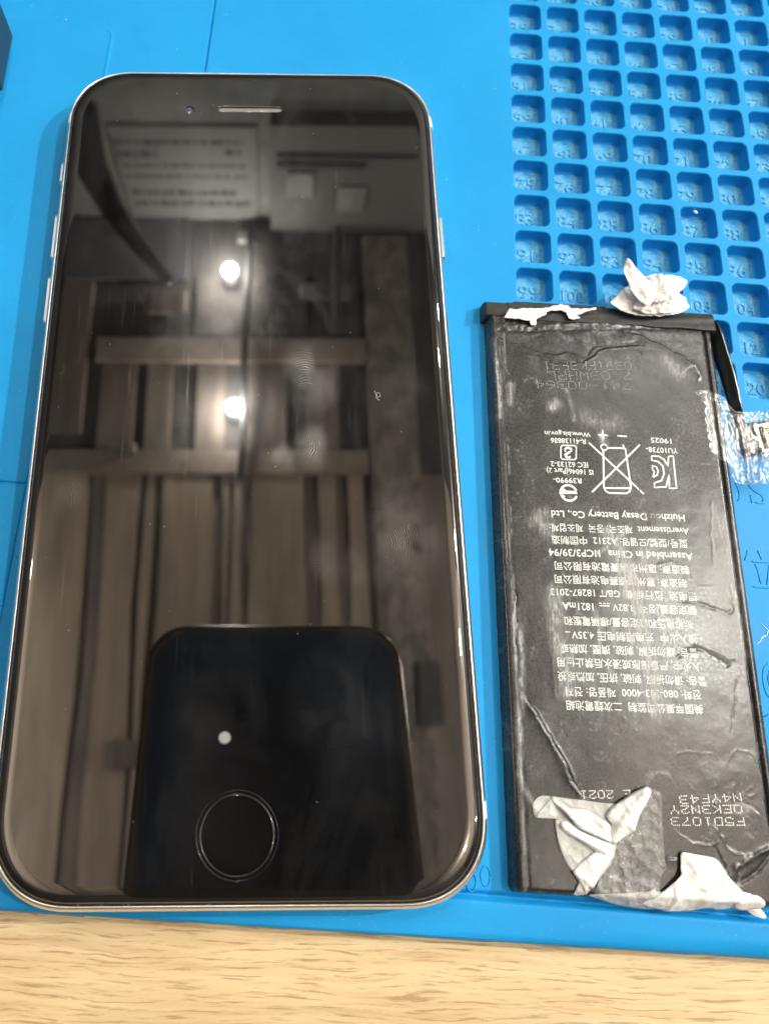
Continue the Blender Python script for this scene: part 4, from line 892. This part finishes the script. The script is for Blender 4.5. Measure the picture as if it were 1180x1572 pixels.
V, F = tube([(x, y, z) for (x, y), z in zip([(38.69,89.25),(39.14,86.51),(39.55,83.69),(39.95,81.63),(40.31,79.34),(40.67,77.09),(40.97,74.86),(41.39,71.96)], [2.45, 2.65, 2.65, 2.55, 2.45, 2.25, 1.95, 1.55])], .09, 6)
link('edge_highlight', mesh('edge_highlight', V, F), M_SHELL, cable, True)  # pale metal line added as the highlight along the cable edge
sheet('connector_board', [(39.87,72.64),(41.52,72.75),(41.70,71.71),(42.06,71.15),(42.84,71.31),(44.76,71.78),(48.13,72.46),(50.58,72.85),(50.63,67.77),(47.26,66.87),(45.06,66.51),(43.30,66.18),(42.24,65.54),(41.40,65.27),(40.84,67.05),(40.37,69.88)], lambda x, y, d: 1.15 + .05 * np.sin(x), M_FLEX, cable, .5, .18, None, 0, 1)
cn = [(42.97,70.82),(49.13,72.13),(49.19,67.08),(43.67,65.95)]
def quadbox(name, q, z0, z1, mat, parent, inset=0.0, bev=.06):
    cx = sum(p[0] for p in q)/4; cy = sum(p[1] for p in q)/4
    pts = [(p[0] + (cx-p[0])*inset, p[1] + (cy-p[1])*inset) for p in q]
    a = sum(pts[k][0]*pts[(k+1)%4][1] - pts[(k+1)%4][0]*pts[k][1] for k in range(4))
    if a < 0: pts = pts[::-1]
    me = mesh(name, *loft([at_z(pts, z0), at_z(pts, z1)], True, True))
    bm = bmesh.new(); bm.from_mesh(me); bmesh.ops.bevel(bm, geom=list(bm.edges), offset=bev*MM, segments=2, affect='EDGES', profile=.5); bm.to_mesh(me); bm.free()
    return link(name, me, mat, parent)
conn = quadbox('connector', cn, 1.25, 1.65, M_SHELL, cable)
def lerp(a, b_, t): return (a[0] + (b_[0]-a[0])*t, a[1] + (b_[1]-a[1])*t)
def cpt(u, v): return lerp(lerp(cn[0], cn[1], u), lerp(cn[3], cn[2], u), v)
def sub(u0, u1, v0, v1): return [cpt(u0, v0), cpt(u1, v0), cpt(u1, v1), cpt(u0, v1)]
quadbox('housing', sub(.10, .92, .10, .90), 1.66, 1.95, M_GASKET, conn)
for u in (.13, .25, .37, .49, .61, .73):
    quadbox('contact_pin', sub(u, u + .075, .24, .76), 1.96, 2.35, M_GOLD, conn, 0, .08)
for v0, v1 in ((.12, .22), (.79, .89)): quadbox('clip', sub(.14, .46, v0, v1), 1.96, 2.45, M_GOLD, conn, 0, .10); quadbox('clip', sub(.56, .88, v0, v1), 1.96, 2.45, M_GOLD, conn, 0, .10)

# clear crinkled tape over the battery edge and the cable
def mat_tape():
    t = NT('clear_tape'); v = t.obj()
    a = t.n('ShaderNodeAttribute', attribute_name='crease').outputs['Fac']; n = t.noise(v, 500, 4, .6)
    g = t.n('ShaderNodeBsdfGlossy'); g.inputs['Roughness'].default_value = .10; g.inputs[0].default_value = c4(1, 1, 1)
    b_ = t.bump(t.noise(v, 260, 4, .65, 1.0), .8, .0006); t.set(g.inputs['Normal'], b_)
    d = t.n('ShaderNodeBsdfDiffuse'); d.inputs[0].default_value = c4(.86, .88, .89)
    tr = t.n('ShaderNodeBsdfTransparent'); tr.inputs[0].default_value = c4(.96, .97, .98)
    m1 = t.n('ShaderNodeMixShader'); t.set(m1.inputs[0], .14); t.set(m1.inputs[1], tr); t.set(m1.inputs[2], g)
    m2 = t.n('ShaderNodeMixShader'); t.set(m2.inputs[0], t.math('MULTIPLY', a, t.mr(n, .3, .6, .35, 1.0))); t.set(m2.inputs[1], m1)
    m3 = t.n('ShaderNodeMixShader'); t.set(m3.inputs[0], .35); t.set(m3.inputs[1], d); t.set(m3.inputs[2], g); t.set(m2.inputs[2], m3)
    t.set(t.out.inputs[0], m2); return t.m
M_TAPE = mat_tape()
tcr = [([(39.62,71.73),(40.06,69.34),(40.26,66.17),(40.30,63.37),(40.42,60.40)], .75, .18, .9), ([(39.19,71.70),(39.64,68.62),(39.79,65.01),(39.67,60.36)], .5, .15, .7), ([(42.32,65.62),(42.37,64.50),(41.72,62.91),(41.49,60.58)], .55, .12, .9), ([(42.68,65.19),(41.96,63.14),(41.90,60.50)], .4, .10, .8),
       ([(41.78,63.35),(43.19,64.33),(44.83,65.33)], .4, .12, .8), ([(38.49,62.49),(39.89,61.91),(41.82,62.14),(43.85,61.60)], .2, .10, .5), ([(37.39,72.87),(37.43,71.48),(37.45,69.98),(37.04,68.46),(37.31,66.44),(37.43,64.87),(37.78,62.66),(38.04,60.70)], .5, .16, .85), ([(38.97,69.27),(38.87,67.67),(38.33,66.05),(38.61,64.94)], .35, .12, .9),
       ([(37.85,70.58),(38.34,68.54),(37.77,66.69)], .3, .12, .5), ([(41.55,70.81),(42.30,71.55),(43.34,72.78),(46.20,73.08)], .45, .14, .9), ([(44.44,72.85),(44.37,71.68),(44.88,71.48)], .4, .14, .9), ([(41.23,72.41),(41.63,71.39)], .35, .14, .8), ([(44.40,65.30),(43.71,62.81),(43.28,60.58)], .3, .1, .6), ([(43.40,70.93),(43.61,68.64),(43.56,66.15)], .3, .10, .6),
       ([(36.79,75.89),(36.15,74.20),(35.80,74.88)], .1, .14, .35), ([(38.10,75.03),(38.87,73.43),(39.62,72.54)], .25, .10, .5), ([(38.81,60.96),(39.67,60.36),(40.72,60.31),(41.79,60.49)], .2, .16, .9), ([(41.05,62.64),(41.71,63.57)], .2, .2, .9), ([(37.22,72.39),(39.69,71.39)], .1, .08, .45)]
def tape_z(x, y, d):
    inn = sstep(BW + 1.2, BW - .6, x)
    z = inn * (bat_h(np.clip(x, 1.4, BW - 1.4), np.clip(y, 1, BH - 1)) + .10) + (1 - inn) * 2.75
    for pts, H, w, s in tcr: dd, _ = pdist(x, y, pts); z = z + (1 - inn * .8) * H * np.exp(-dd / (w * 1.6))
    return z + (1 - inn * .85) * .5 * (ridged(x * .35, y * .3, 101, 3) - .5)
def tape_c(x, y, d):
    c = .42 * np.exp(-(d / .09) ** 2)
    for pts, H, w, s in tcr: dd, _ = pdist(x, y, pts); c = np.maximum(c, s * np.exp(-(dd / w) ** 2) * (.25 + .9 * vnoise(x * 1.6, y * 1.6, 7)))
    out = sstep(BW - .5, BW + 1, x)
    return np.clip(c + out * .07 * fbm(x * .8, y * .8, 12, 3), 0, 1)
tape = sheet('clear_tape', [(32.71,75.29),(33.51,75.70),(34.40,75.87),(35.48,75.82),(36.40,75.64),(37.15,75.22),(37.73,74.67),(38.44,73.55),(39.25,72.32),(40.56,72.40),(42.85,72.66),(45.05,72.92),(47.89,73.21),(47.24,66.33),(45.91,60.51),(43.18,60.36),(42.55,60.33),(41.05,60.05),(39.73,59.94),(38.54,60.00),(37.62,60.15),(37.28,61.50),(37.14,62.81),(36.50,63.55),(35.99,63.85),(35.05,64.57),(34.10,65.01),(34.32,65.53),(34.14,65.74),(34.10,66.30),(34.58,66.78),(34.20,67.09),(34.01,67.76),(34.55,68.24),(34.16,68.56),(33.91,69.11),(34.47,69.72),(34.08,70.04),(33.95,70.72),(34.50,71.33),(34.11,71.65),(34.09,72.34),(34.58,72.84),(34.20,73.28),(33.93,73.73),(34.44,74.35),(33.81,74.54),(33.21,74.97)],
    tape_z, M_TAPE, None, .16, .0, tape_c, 0, 0)
tape.location = (BP[0]*MM, BP[1]*MM, 0); tape.rotation_euler = (0, 0, BA); tag(tape, 'crinkled clear sticky tape with a zigzag cut edge over the battery side and its connector', 'sticky tape')

# ---------------------------------------------------------------- the room the glass mirrors: lamps, ceiling, far wall, the phone taking the picture
def mat_room(name, a, b_, sx=6, sy=6, st=.5):
    t = NT(name); v = t.obj((sx, sy, 8)); w = t.obj((sx * 5, sy * 1.2, 20))
    n = t.noise(v, 1, 6, .68, .8); n2 = t.noise(w, 1, 4, .6)
    f = t.mr(t.math('ADD', t.math('MULTIPLY', n, 1 - st), t.math('MULTIPLY', n2, st)), .36, .64)
    t.p(Base_Color=t.mix(f, c4(*b_), c4(*a)), Roughness=.9); return t.m
M_C1 = mat_room('stained_ceiling_board', (.37, .288, .212), (.20, .157, .118), 7, 2.0); M_C1B = mat_room('board_joint_backing', (.20, .165, .135), (.12, .10, .085), 9, 3); M_C2 = mat_room('brown_ceiling_board', (.20, .16, .13), (.085, .070, .06), 9, 3)
M_CD = mat_room('dark_ceiling_void', (.085, .074, .066), (.030, .028, .027), 8, 8); M_WALL = mat_room('grey_wall_paint', (.17, .172, .16), (.10, .10, .095), 7, 7)
M_PANEL = mat_room('mauve_grey_panel', (.12, .112, .132), (.075, .07, .085), 4, 4); M_DARK = plain('dark_print', (.035, .035, .035), .9, 0, .4, 40); M_PIL = mat_room('mottled_pillar_paint', (.25, .215, .18), (.07, .062, .055), 26, 16, .2)
M_BEAM = mat_room('timber_beam', (.24, .20, .155), (.15, .12, .095), 5, 16)
box('ceiling', -1100, 1100, -900, 1150, 1512, 1522, M_CD)['kind'] = 'structure'
ceil = bpy.data.objects['ceiling']
def cbox(name, x0, x1, y0, y1, z0, z1, mat): return box(name, x0, x1, y0, y1, z0, z1, mat, ceil, 1.5)
box('board_backing', -1090, 1090, -880, (-170.50,447.82)[1], 1511.2, 1511.8, M_C1B, ceil)
ya, yb = -880, (-170.50,447.82)[1]
X = [(-499.38,355.82),(-398.58,355.91),(-357.09,355.95),(-287.86,356.02),(-275.39,356.03),(-258.75,356.04),(-239.33,356.06),(-133.78,356.16),(-107.35,356.19),(-94.82,356.20),(-89.26,356.20),(-65.59,356.23),(-50.27,356.24),(66.91,356.35),(97.65,356.38),(136.80,356.42),(160.58,356.44),(198.39,356.48)]
def warped(name, x0, x1, y0, y1, z0, z1, mat, wob=6, n=14):
    """a board with a slightly wandering edge, hung a little out of true"""
    V = []; F = []; a = random.uniform(0, 6); b2 = random.uniform(0, 6)
    for k in range(n + 1):
        y = y0 + (y1 - y0) * k / n; l = x0 + wob * math.sin(a + k * .9) * random.uniform(.4, 1); q = x1 + wob * math.sin(b2 + k * .7) * random.uniform(.4, 1); zz = z0 + 2 * math.sin(a + k * .5)
        V += [(l, y, zz), (q, y, zz + 1), (q, y, z1), (l, y, z1)]
        if k:
            m = 4 * (k - 1)
            for e in range(4): F.append((m + e, m + (e + 1) % 4, m + 4 + (e + 1) % 4, m + 4 + e))
    F += [(3, 2, 1, 0), (4*n, 4*n + 1, 4*n + 2, 4*n + 3)]
    me = mesh(name, V, F); bm = bmesh.new(); bm.from_mesh(me); bmesh.ops.recalc_face_normals(bm, faces=bm.faces); bm.to_mesh(me); bm.free(); return link(name, me, mat, ceil)
for k in range(0, len(X), 2): warped('ceiling_board', X[k][0], X[k+1][0], ya, yb, 1500 + (k % 3) * 2, 1511, M_C1)
for x0, x1 in ((-1090, -800), (-790, X[0][0] - 6), (520, 760), (780, 1090)): cbox('ceiling_board', x0, x1, ya, yb, 1501, 1511, M_C1)
y2a, y2b = (-170.39,444.86)[1], (-172.37,498.71)[1]; y1a, y1b = (-180.22,712.82)[1], (-182.41,772.50)[1]
cbox('beam', -700, (207.43,487.56)[0], y2a, y2b, 1494, 1511, M_BEAM); cbox('beam', (-407.88,738.00)[0], (211.97,732.92)[0], y1a, y1b, 1494, 1511, M_BEAM)
cbox('beam', -700, (-427.22,737.90)[0], y2b + 40, y1b + 190, 1497, 1511, M_C2)
Xm = [(-392.40,577.79),(-312.92,578.06),(-288.32,578.15),(-230.39,578.35),(-175.29,578.53),(-109.96,578.76),(-59.07,578.93),(28.29,579.23),(72.03,579.38),(145.03,579.63)]
for k in range(0, len(Xm), 2): cbox('ceiling_board', Xm[k][0], Xm[k+1][0], y2b + 2, y1a - 2, 1503, 1511, M_C2)
cbox('pillar_soffit', (214.62,487.58)[0], (318.26,487.82)[0], -880, (283.99,1049.42)[1], 1490, 1511, M_PIL)
cbox('wall_cladding', 420, 520, -880, 1090, 1500, 1511, M_C2)
cbox('dark_panel', (-501.39,978.89)[0] - 300, (-205.69,981.23)[0], (-342.32,922.98)[1], 1090, 1488, 1499, M_PANEL)
Xt = [(-186.17,874.96),(-117.14,875.42),(-55.70,875.83),(75.14,876.71),(121.41,877.02),(206.37,877.59)]
for k in range(0, len(Xt), 2): cbox('ceiling_board', Xt[k][0], Xt[k+1][0], y1b + 10, (-188.75,945.43)[1], 1505, 1511, M_CD)
wall = box('far_wall', -1100, 1100, 1100, 1112, 700, 1500, M_WALL); wall['kind'] = 'structure'
M_LOW = plain('dark_blocking_wall', (.07, .062, .055), .8, 0, .3, 9)
for nm, q in (('far_blocking_wall', (-1100, 1100, 1100, 1114, -400, 698)), ('left_blocking_wall', (-1114, -1101, -920, 1114, -400, 1500)), ('near_blocking_wall', (-1100, 1100, -934, -921, -400, 1500)), ('right_blocking_wall', (1101, 1114, -920, 1114, -400, 1500))):  # unseen dark walls added to block side light and darken the glass edges
    box(nm, *q, M_LOW)['kind'] = 'structure'
kx = [(-343.59,1179.65),(-43.16,1522.91),(-8.64,1175.00),(370.12,1517.61)]
poster = box('wall_chart', kx[0][0], kx[1][0] + 6, 1094, 1099, kx[0][1], 1495, plain('chart_paper', (.12, .123, .116), .8, 0, .15, 12)); tag(poster, 'pale printed chart on the far wall, seen mirrored in the phone glass', 'wall chart')
for py, x0, x1, h in ((214,175,372,7),(234,182,240,10),(232,348,392,9),(250,190,380,4),(268,190,384,4),(292,205,378,10),(309,210,386,11)):
    a = (-466.05,890.26) if False else None
ROWS = [(-339.25,1225.33),(-68.16,1221.61),(-336.94,1263.32),(-255.41,1262.21),(-106.04,1256.09),(-66.72,1255.55),(-332.29,1298.73),(-62.67,1299.35),(-336.23,1335.71),(-55.19,1336.39),(-327.14,1392.75),(-90.30,1394.34),(-326.14,1431.22),(-55.07,1432.59)]
for k in range(0, len(ROWS), 2):
    (x0, z0), (x1, z1) = ROWS[k], ROWS[k+1]; h = (14, 20, 18, 7, 7, 20, 22)[k // 2]; x = x0; parts = []
    while x < x1:
        w = random.uniform(6, 20); parts.append(box_data(x, min(x + w, x1), 1092.5, 1093.5, z0 - h/2 * random.uniform(.6, 1), z0 + h/2 * random.uniform(.6, 1))); x += w + random.uniform(3, 9)
    V, F = merge(parts); link('printed_line', mesh('printed_line', V, F), M_DARK, poster)
M_CAB = plain('grey_brown_cabinet', (.085, .083, .078), .8, 0, .2, 9)
shelf = box('wall_shelf', kx[2][0], kx[3][0] + 60, 1060, 1098, kx[2][1] - 40, 1490, M_CAB); tag(shelf, 'brown wall cabinet right of the chart, seen mirrored in the phone glass', 'cabinet')
SB = [(27.40,1355.58),(85.90,1272.01),(142.71,1405.61),(204.83,1317.42),(4.91,1248.48),(194.93,1254.02),(4.85,1220.60),(302.39,1222.42)]
for k in (0, 2): box('door_panel', SB[k][0], SB[k+1][0], 1054, 1059, min(SB[k][1], SB[k+1][1]), max(SB[k][1], SB[k+1][1]), M_WALL, shelf, 2)
box('shelf_edge', SB[4][0], SB[5][0], 1054, 1059, SB[4][1] - 5, SB[5][1] + 5, M_DARK, shelf); box('shelf_edge', SB[6][0], SB[7][0], 1054, 1059, SB[6][1] - 4, SB[7][1] + 4, M_DARK, shelf)
for a, b2, rr_ in (((-60, 1050), (-70, 430), 8), ((150, 1085), (140, 780), 9)):
    P = [(a[0] + (b2[0]-a[0])*t/9 + 2*math.sin(t*1.1), a[1] + (b2[1]-a[1])*t/9, 1480 - 14*math.sin(t/9*math.pi)) for t in range(10)]
    link('ceiling_cable', mesh('ceiling_cable', *tube(P, rr_, 8)), M_DARK, ceil, True)
for cx_, cy_, w_, d_, m_ in ((-250, 860, 90, 60, M_C2), (120, 890, 120, 40, M_PANEL), (250, 640, 50, 90, M_C2), (-60, 1040, 60, 30, M_WALL), (-330, 500, 60, 22, M_PIL), (320, 300, 40, 60, M_C2), (-290, -120, 70, 50, M_C2), (310, -10, 50, 120, M_CD)):
    box('junction_box', cx_ - w_/2, cx_ + w_/2, cy_ - d_/2, cy_ + d_/2, 1480, 1497, m_, ceil, 5)
# lamp arm whose mirror image crosses the screen's upper left
arm = [(x, y, z) for (x, y), z in zip([(-261.50,714.18),(-246.88,661.89),(-229.08,606.39),(-202.13,551.04),(-173.53,506.03),(-144.52,467.77),(-121.36,441.06)], (720, 715, 708, 704, 702, 700, 700))]
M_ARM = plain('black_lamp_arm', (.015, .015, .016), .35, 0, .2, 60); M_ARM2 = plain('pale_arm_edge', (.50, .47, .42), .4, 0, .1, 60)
la = empty('lamp_arm', arm[3]); tag(la, 'black curved lamp arm with a pale edge above the desk, mirrored in the phone glass', 'lamp arm')
V, F = tube([tuple(Vector(p) - Vector(arm[3])) for p in arm], [26, 24, 20, 15, 11, 8, 6], 10); link('arm_tube', mesh('arm_tube', V, F), M_ARM, la, True)
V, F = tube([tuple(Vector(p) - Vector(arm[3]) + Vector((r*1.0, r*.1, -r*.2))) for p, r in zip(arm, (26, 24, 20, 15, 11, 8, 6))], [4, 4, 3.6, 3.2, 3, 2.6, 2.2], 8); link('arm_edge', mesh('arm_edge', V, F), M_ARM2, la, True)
# ceiling lamps
M_SOCK = plain('white_lamp_socket', (.7, .7, .68), .5)
def lamp(x, y, power, label, r=.015, z=1455, col=(1, .955, .88)):
    e = empty('ceiling_lamp', (x, y, z)); tag(e, label, 'ceiling lamp', 'small round lamps on the ceiling')
    link('lamp_cup', mesh('lamp_cup', *loft([at_z(circle(a, 20), b_) for a, b_ in ((16, 45), (16, 26), (13, 18), (8, 15))], True, True)), M_SOCK, e, True)
    li = bpy.data.lights.new('bulb', 'POINT'); li.energy = power; li.shadow_soft_size = r; li.color = col
    o = bpy.data.objects.new('bulb', li); COL.objects.link(o); o.parent = e
bs = [(-103.49,926.97),(-86.01,584.20)]
def fill_uplight(x, y, power, label):  # unseen helper lamp, added only to brighten the ceiling the glass mirrors
    e = empty('fill_uplight', (x, y, 1180)); tag(e, label, 'ceiling lamp', 'added unseen trough lamps that brighten the mirrored ceiling')
    link('trough', mesh('trough', *box_data(-60, 60, -520, 520, -30, -6)), M_SOCK, e)
    li = bpy.data.lights.new('tube', 'AREA'); li.shape = 'RECTANGLE'; li.size = .1; li.size_y = 1.0; li.energy = power; li.color = (1, .97, .92)
    o = bpy.data.objects.new('tube', li); COL.objects.link(o); o.parent = e; o.rotation_euler = (math.pi, 0, 0)
fill_uplight(-760, -220, 18, 'added unseen trough lamp brightening the mirrored ceiling, on the left')
fill_uplight(960, -300, 18, 'added unseen trough lamp brightening the mirrored ceiling, on the right')
lamp(*bs[0], 14, 'ceiling lamp straight ahead, the farther of the two mirrored mid-screen')
lamp(*bs[1], 14, 'ceiling lamp overhead, the nearer of the two mirrored mid-screen')
lamp(1000, 240, 47, 'hanging lamp at the far right, lowest of the right row', .018, 860)
lamp(660, 60, 22, 'hanging lamp halfway along the right, between the others', .018, 1050)
lamp(620, -420, 7, 'ceiling lamp at the near right of the ceiling', .018)
lamp(900, 800, 14, 'ceiling lamp at the far right corner of the ceiling', .018)
lamp(-820, 250, 1.2, 'single weak ceiling lamp at the left of the ceiling', .018)
lamp(1010, -280, 6, 'hanging lamp at the near end of the right row', .016, 860)
lamp(1010, 720, 6, 'hanging lamp at the far end of the right row', .016, 860)
# the phone that takes the picture
hp = bpy.data.objects.new('handheld_phone', None); COL.objects.link(hp); hp.location = CAM_LOC; hp.rotation_euler = CAM_ROT; hp.empty_display_size = .01
tag(hp, 'dark phone held above the desk, mirrored in the lower half of the screen', 'smartphone')
M_BACK = plain('dark_blue_glass_back', (.004, .006, .012), .22, 0, .3, 60, IOR=1.65); M_RIMB = plain('dark_bronze_rim', (.10, .07, .05), .3, .9, .1, 200)
def hl(off, z): return at_z(outline(36.9 + off, 75 + off, 13, 12, 2.3, 0, -48.2), z)
link('back_shell', mesh('back_shell', *loft([hl(0, 7.5), hl(0, 2.4), hl(-.7, 1.6), hl(-1.4, 1.4)], False, False)), M_RIMB, hp, True)
link('back_glass', mesh('back_glass', *loft([hl(-1.4, 1.4), hl(-2.4, 1.2)], False, True)), M_BACK, hp)
link('front_glass', mesh('front_glass', *loft([hl(-1.0, 7.6), hl(0, 7.5)], True, False)), M_GASKET, hp)
M_FLASH = NT('glowing_flash_window'); M_FLASH.p(Emission_Color=c4(1, .97, .9), Emission_Strength=3.0, Base_Color=c4(.8, .8, .75)); 
link('glowing_flash', mesh('glowing_flash', *loft([at_z(circle(1.6, 20, -13.7, -6.5), 1.19), at_z(circle(1.4, 20, -13.7, -6.5), 1.0)], False, True)), M_FLASH.m, hp)  # flash window; its bright spot is put in by emission
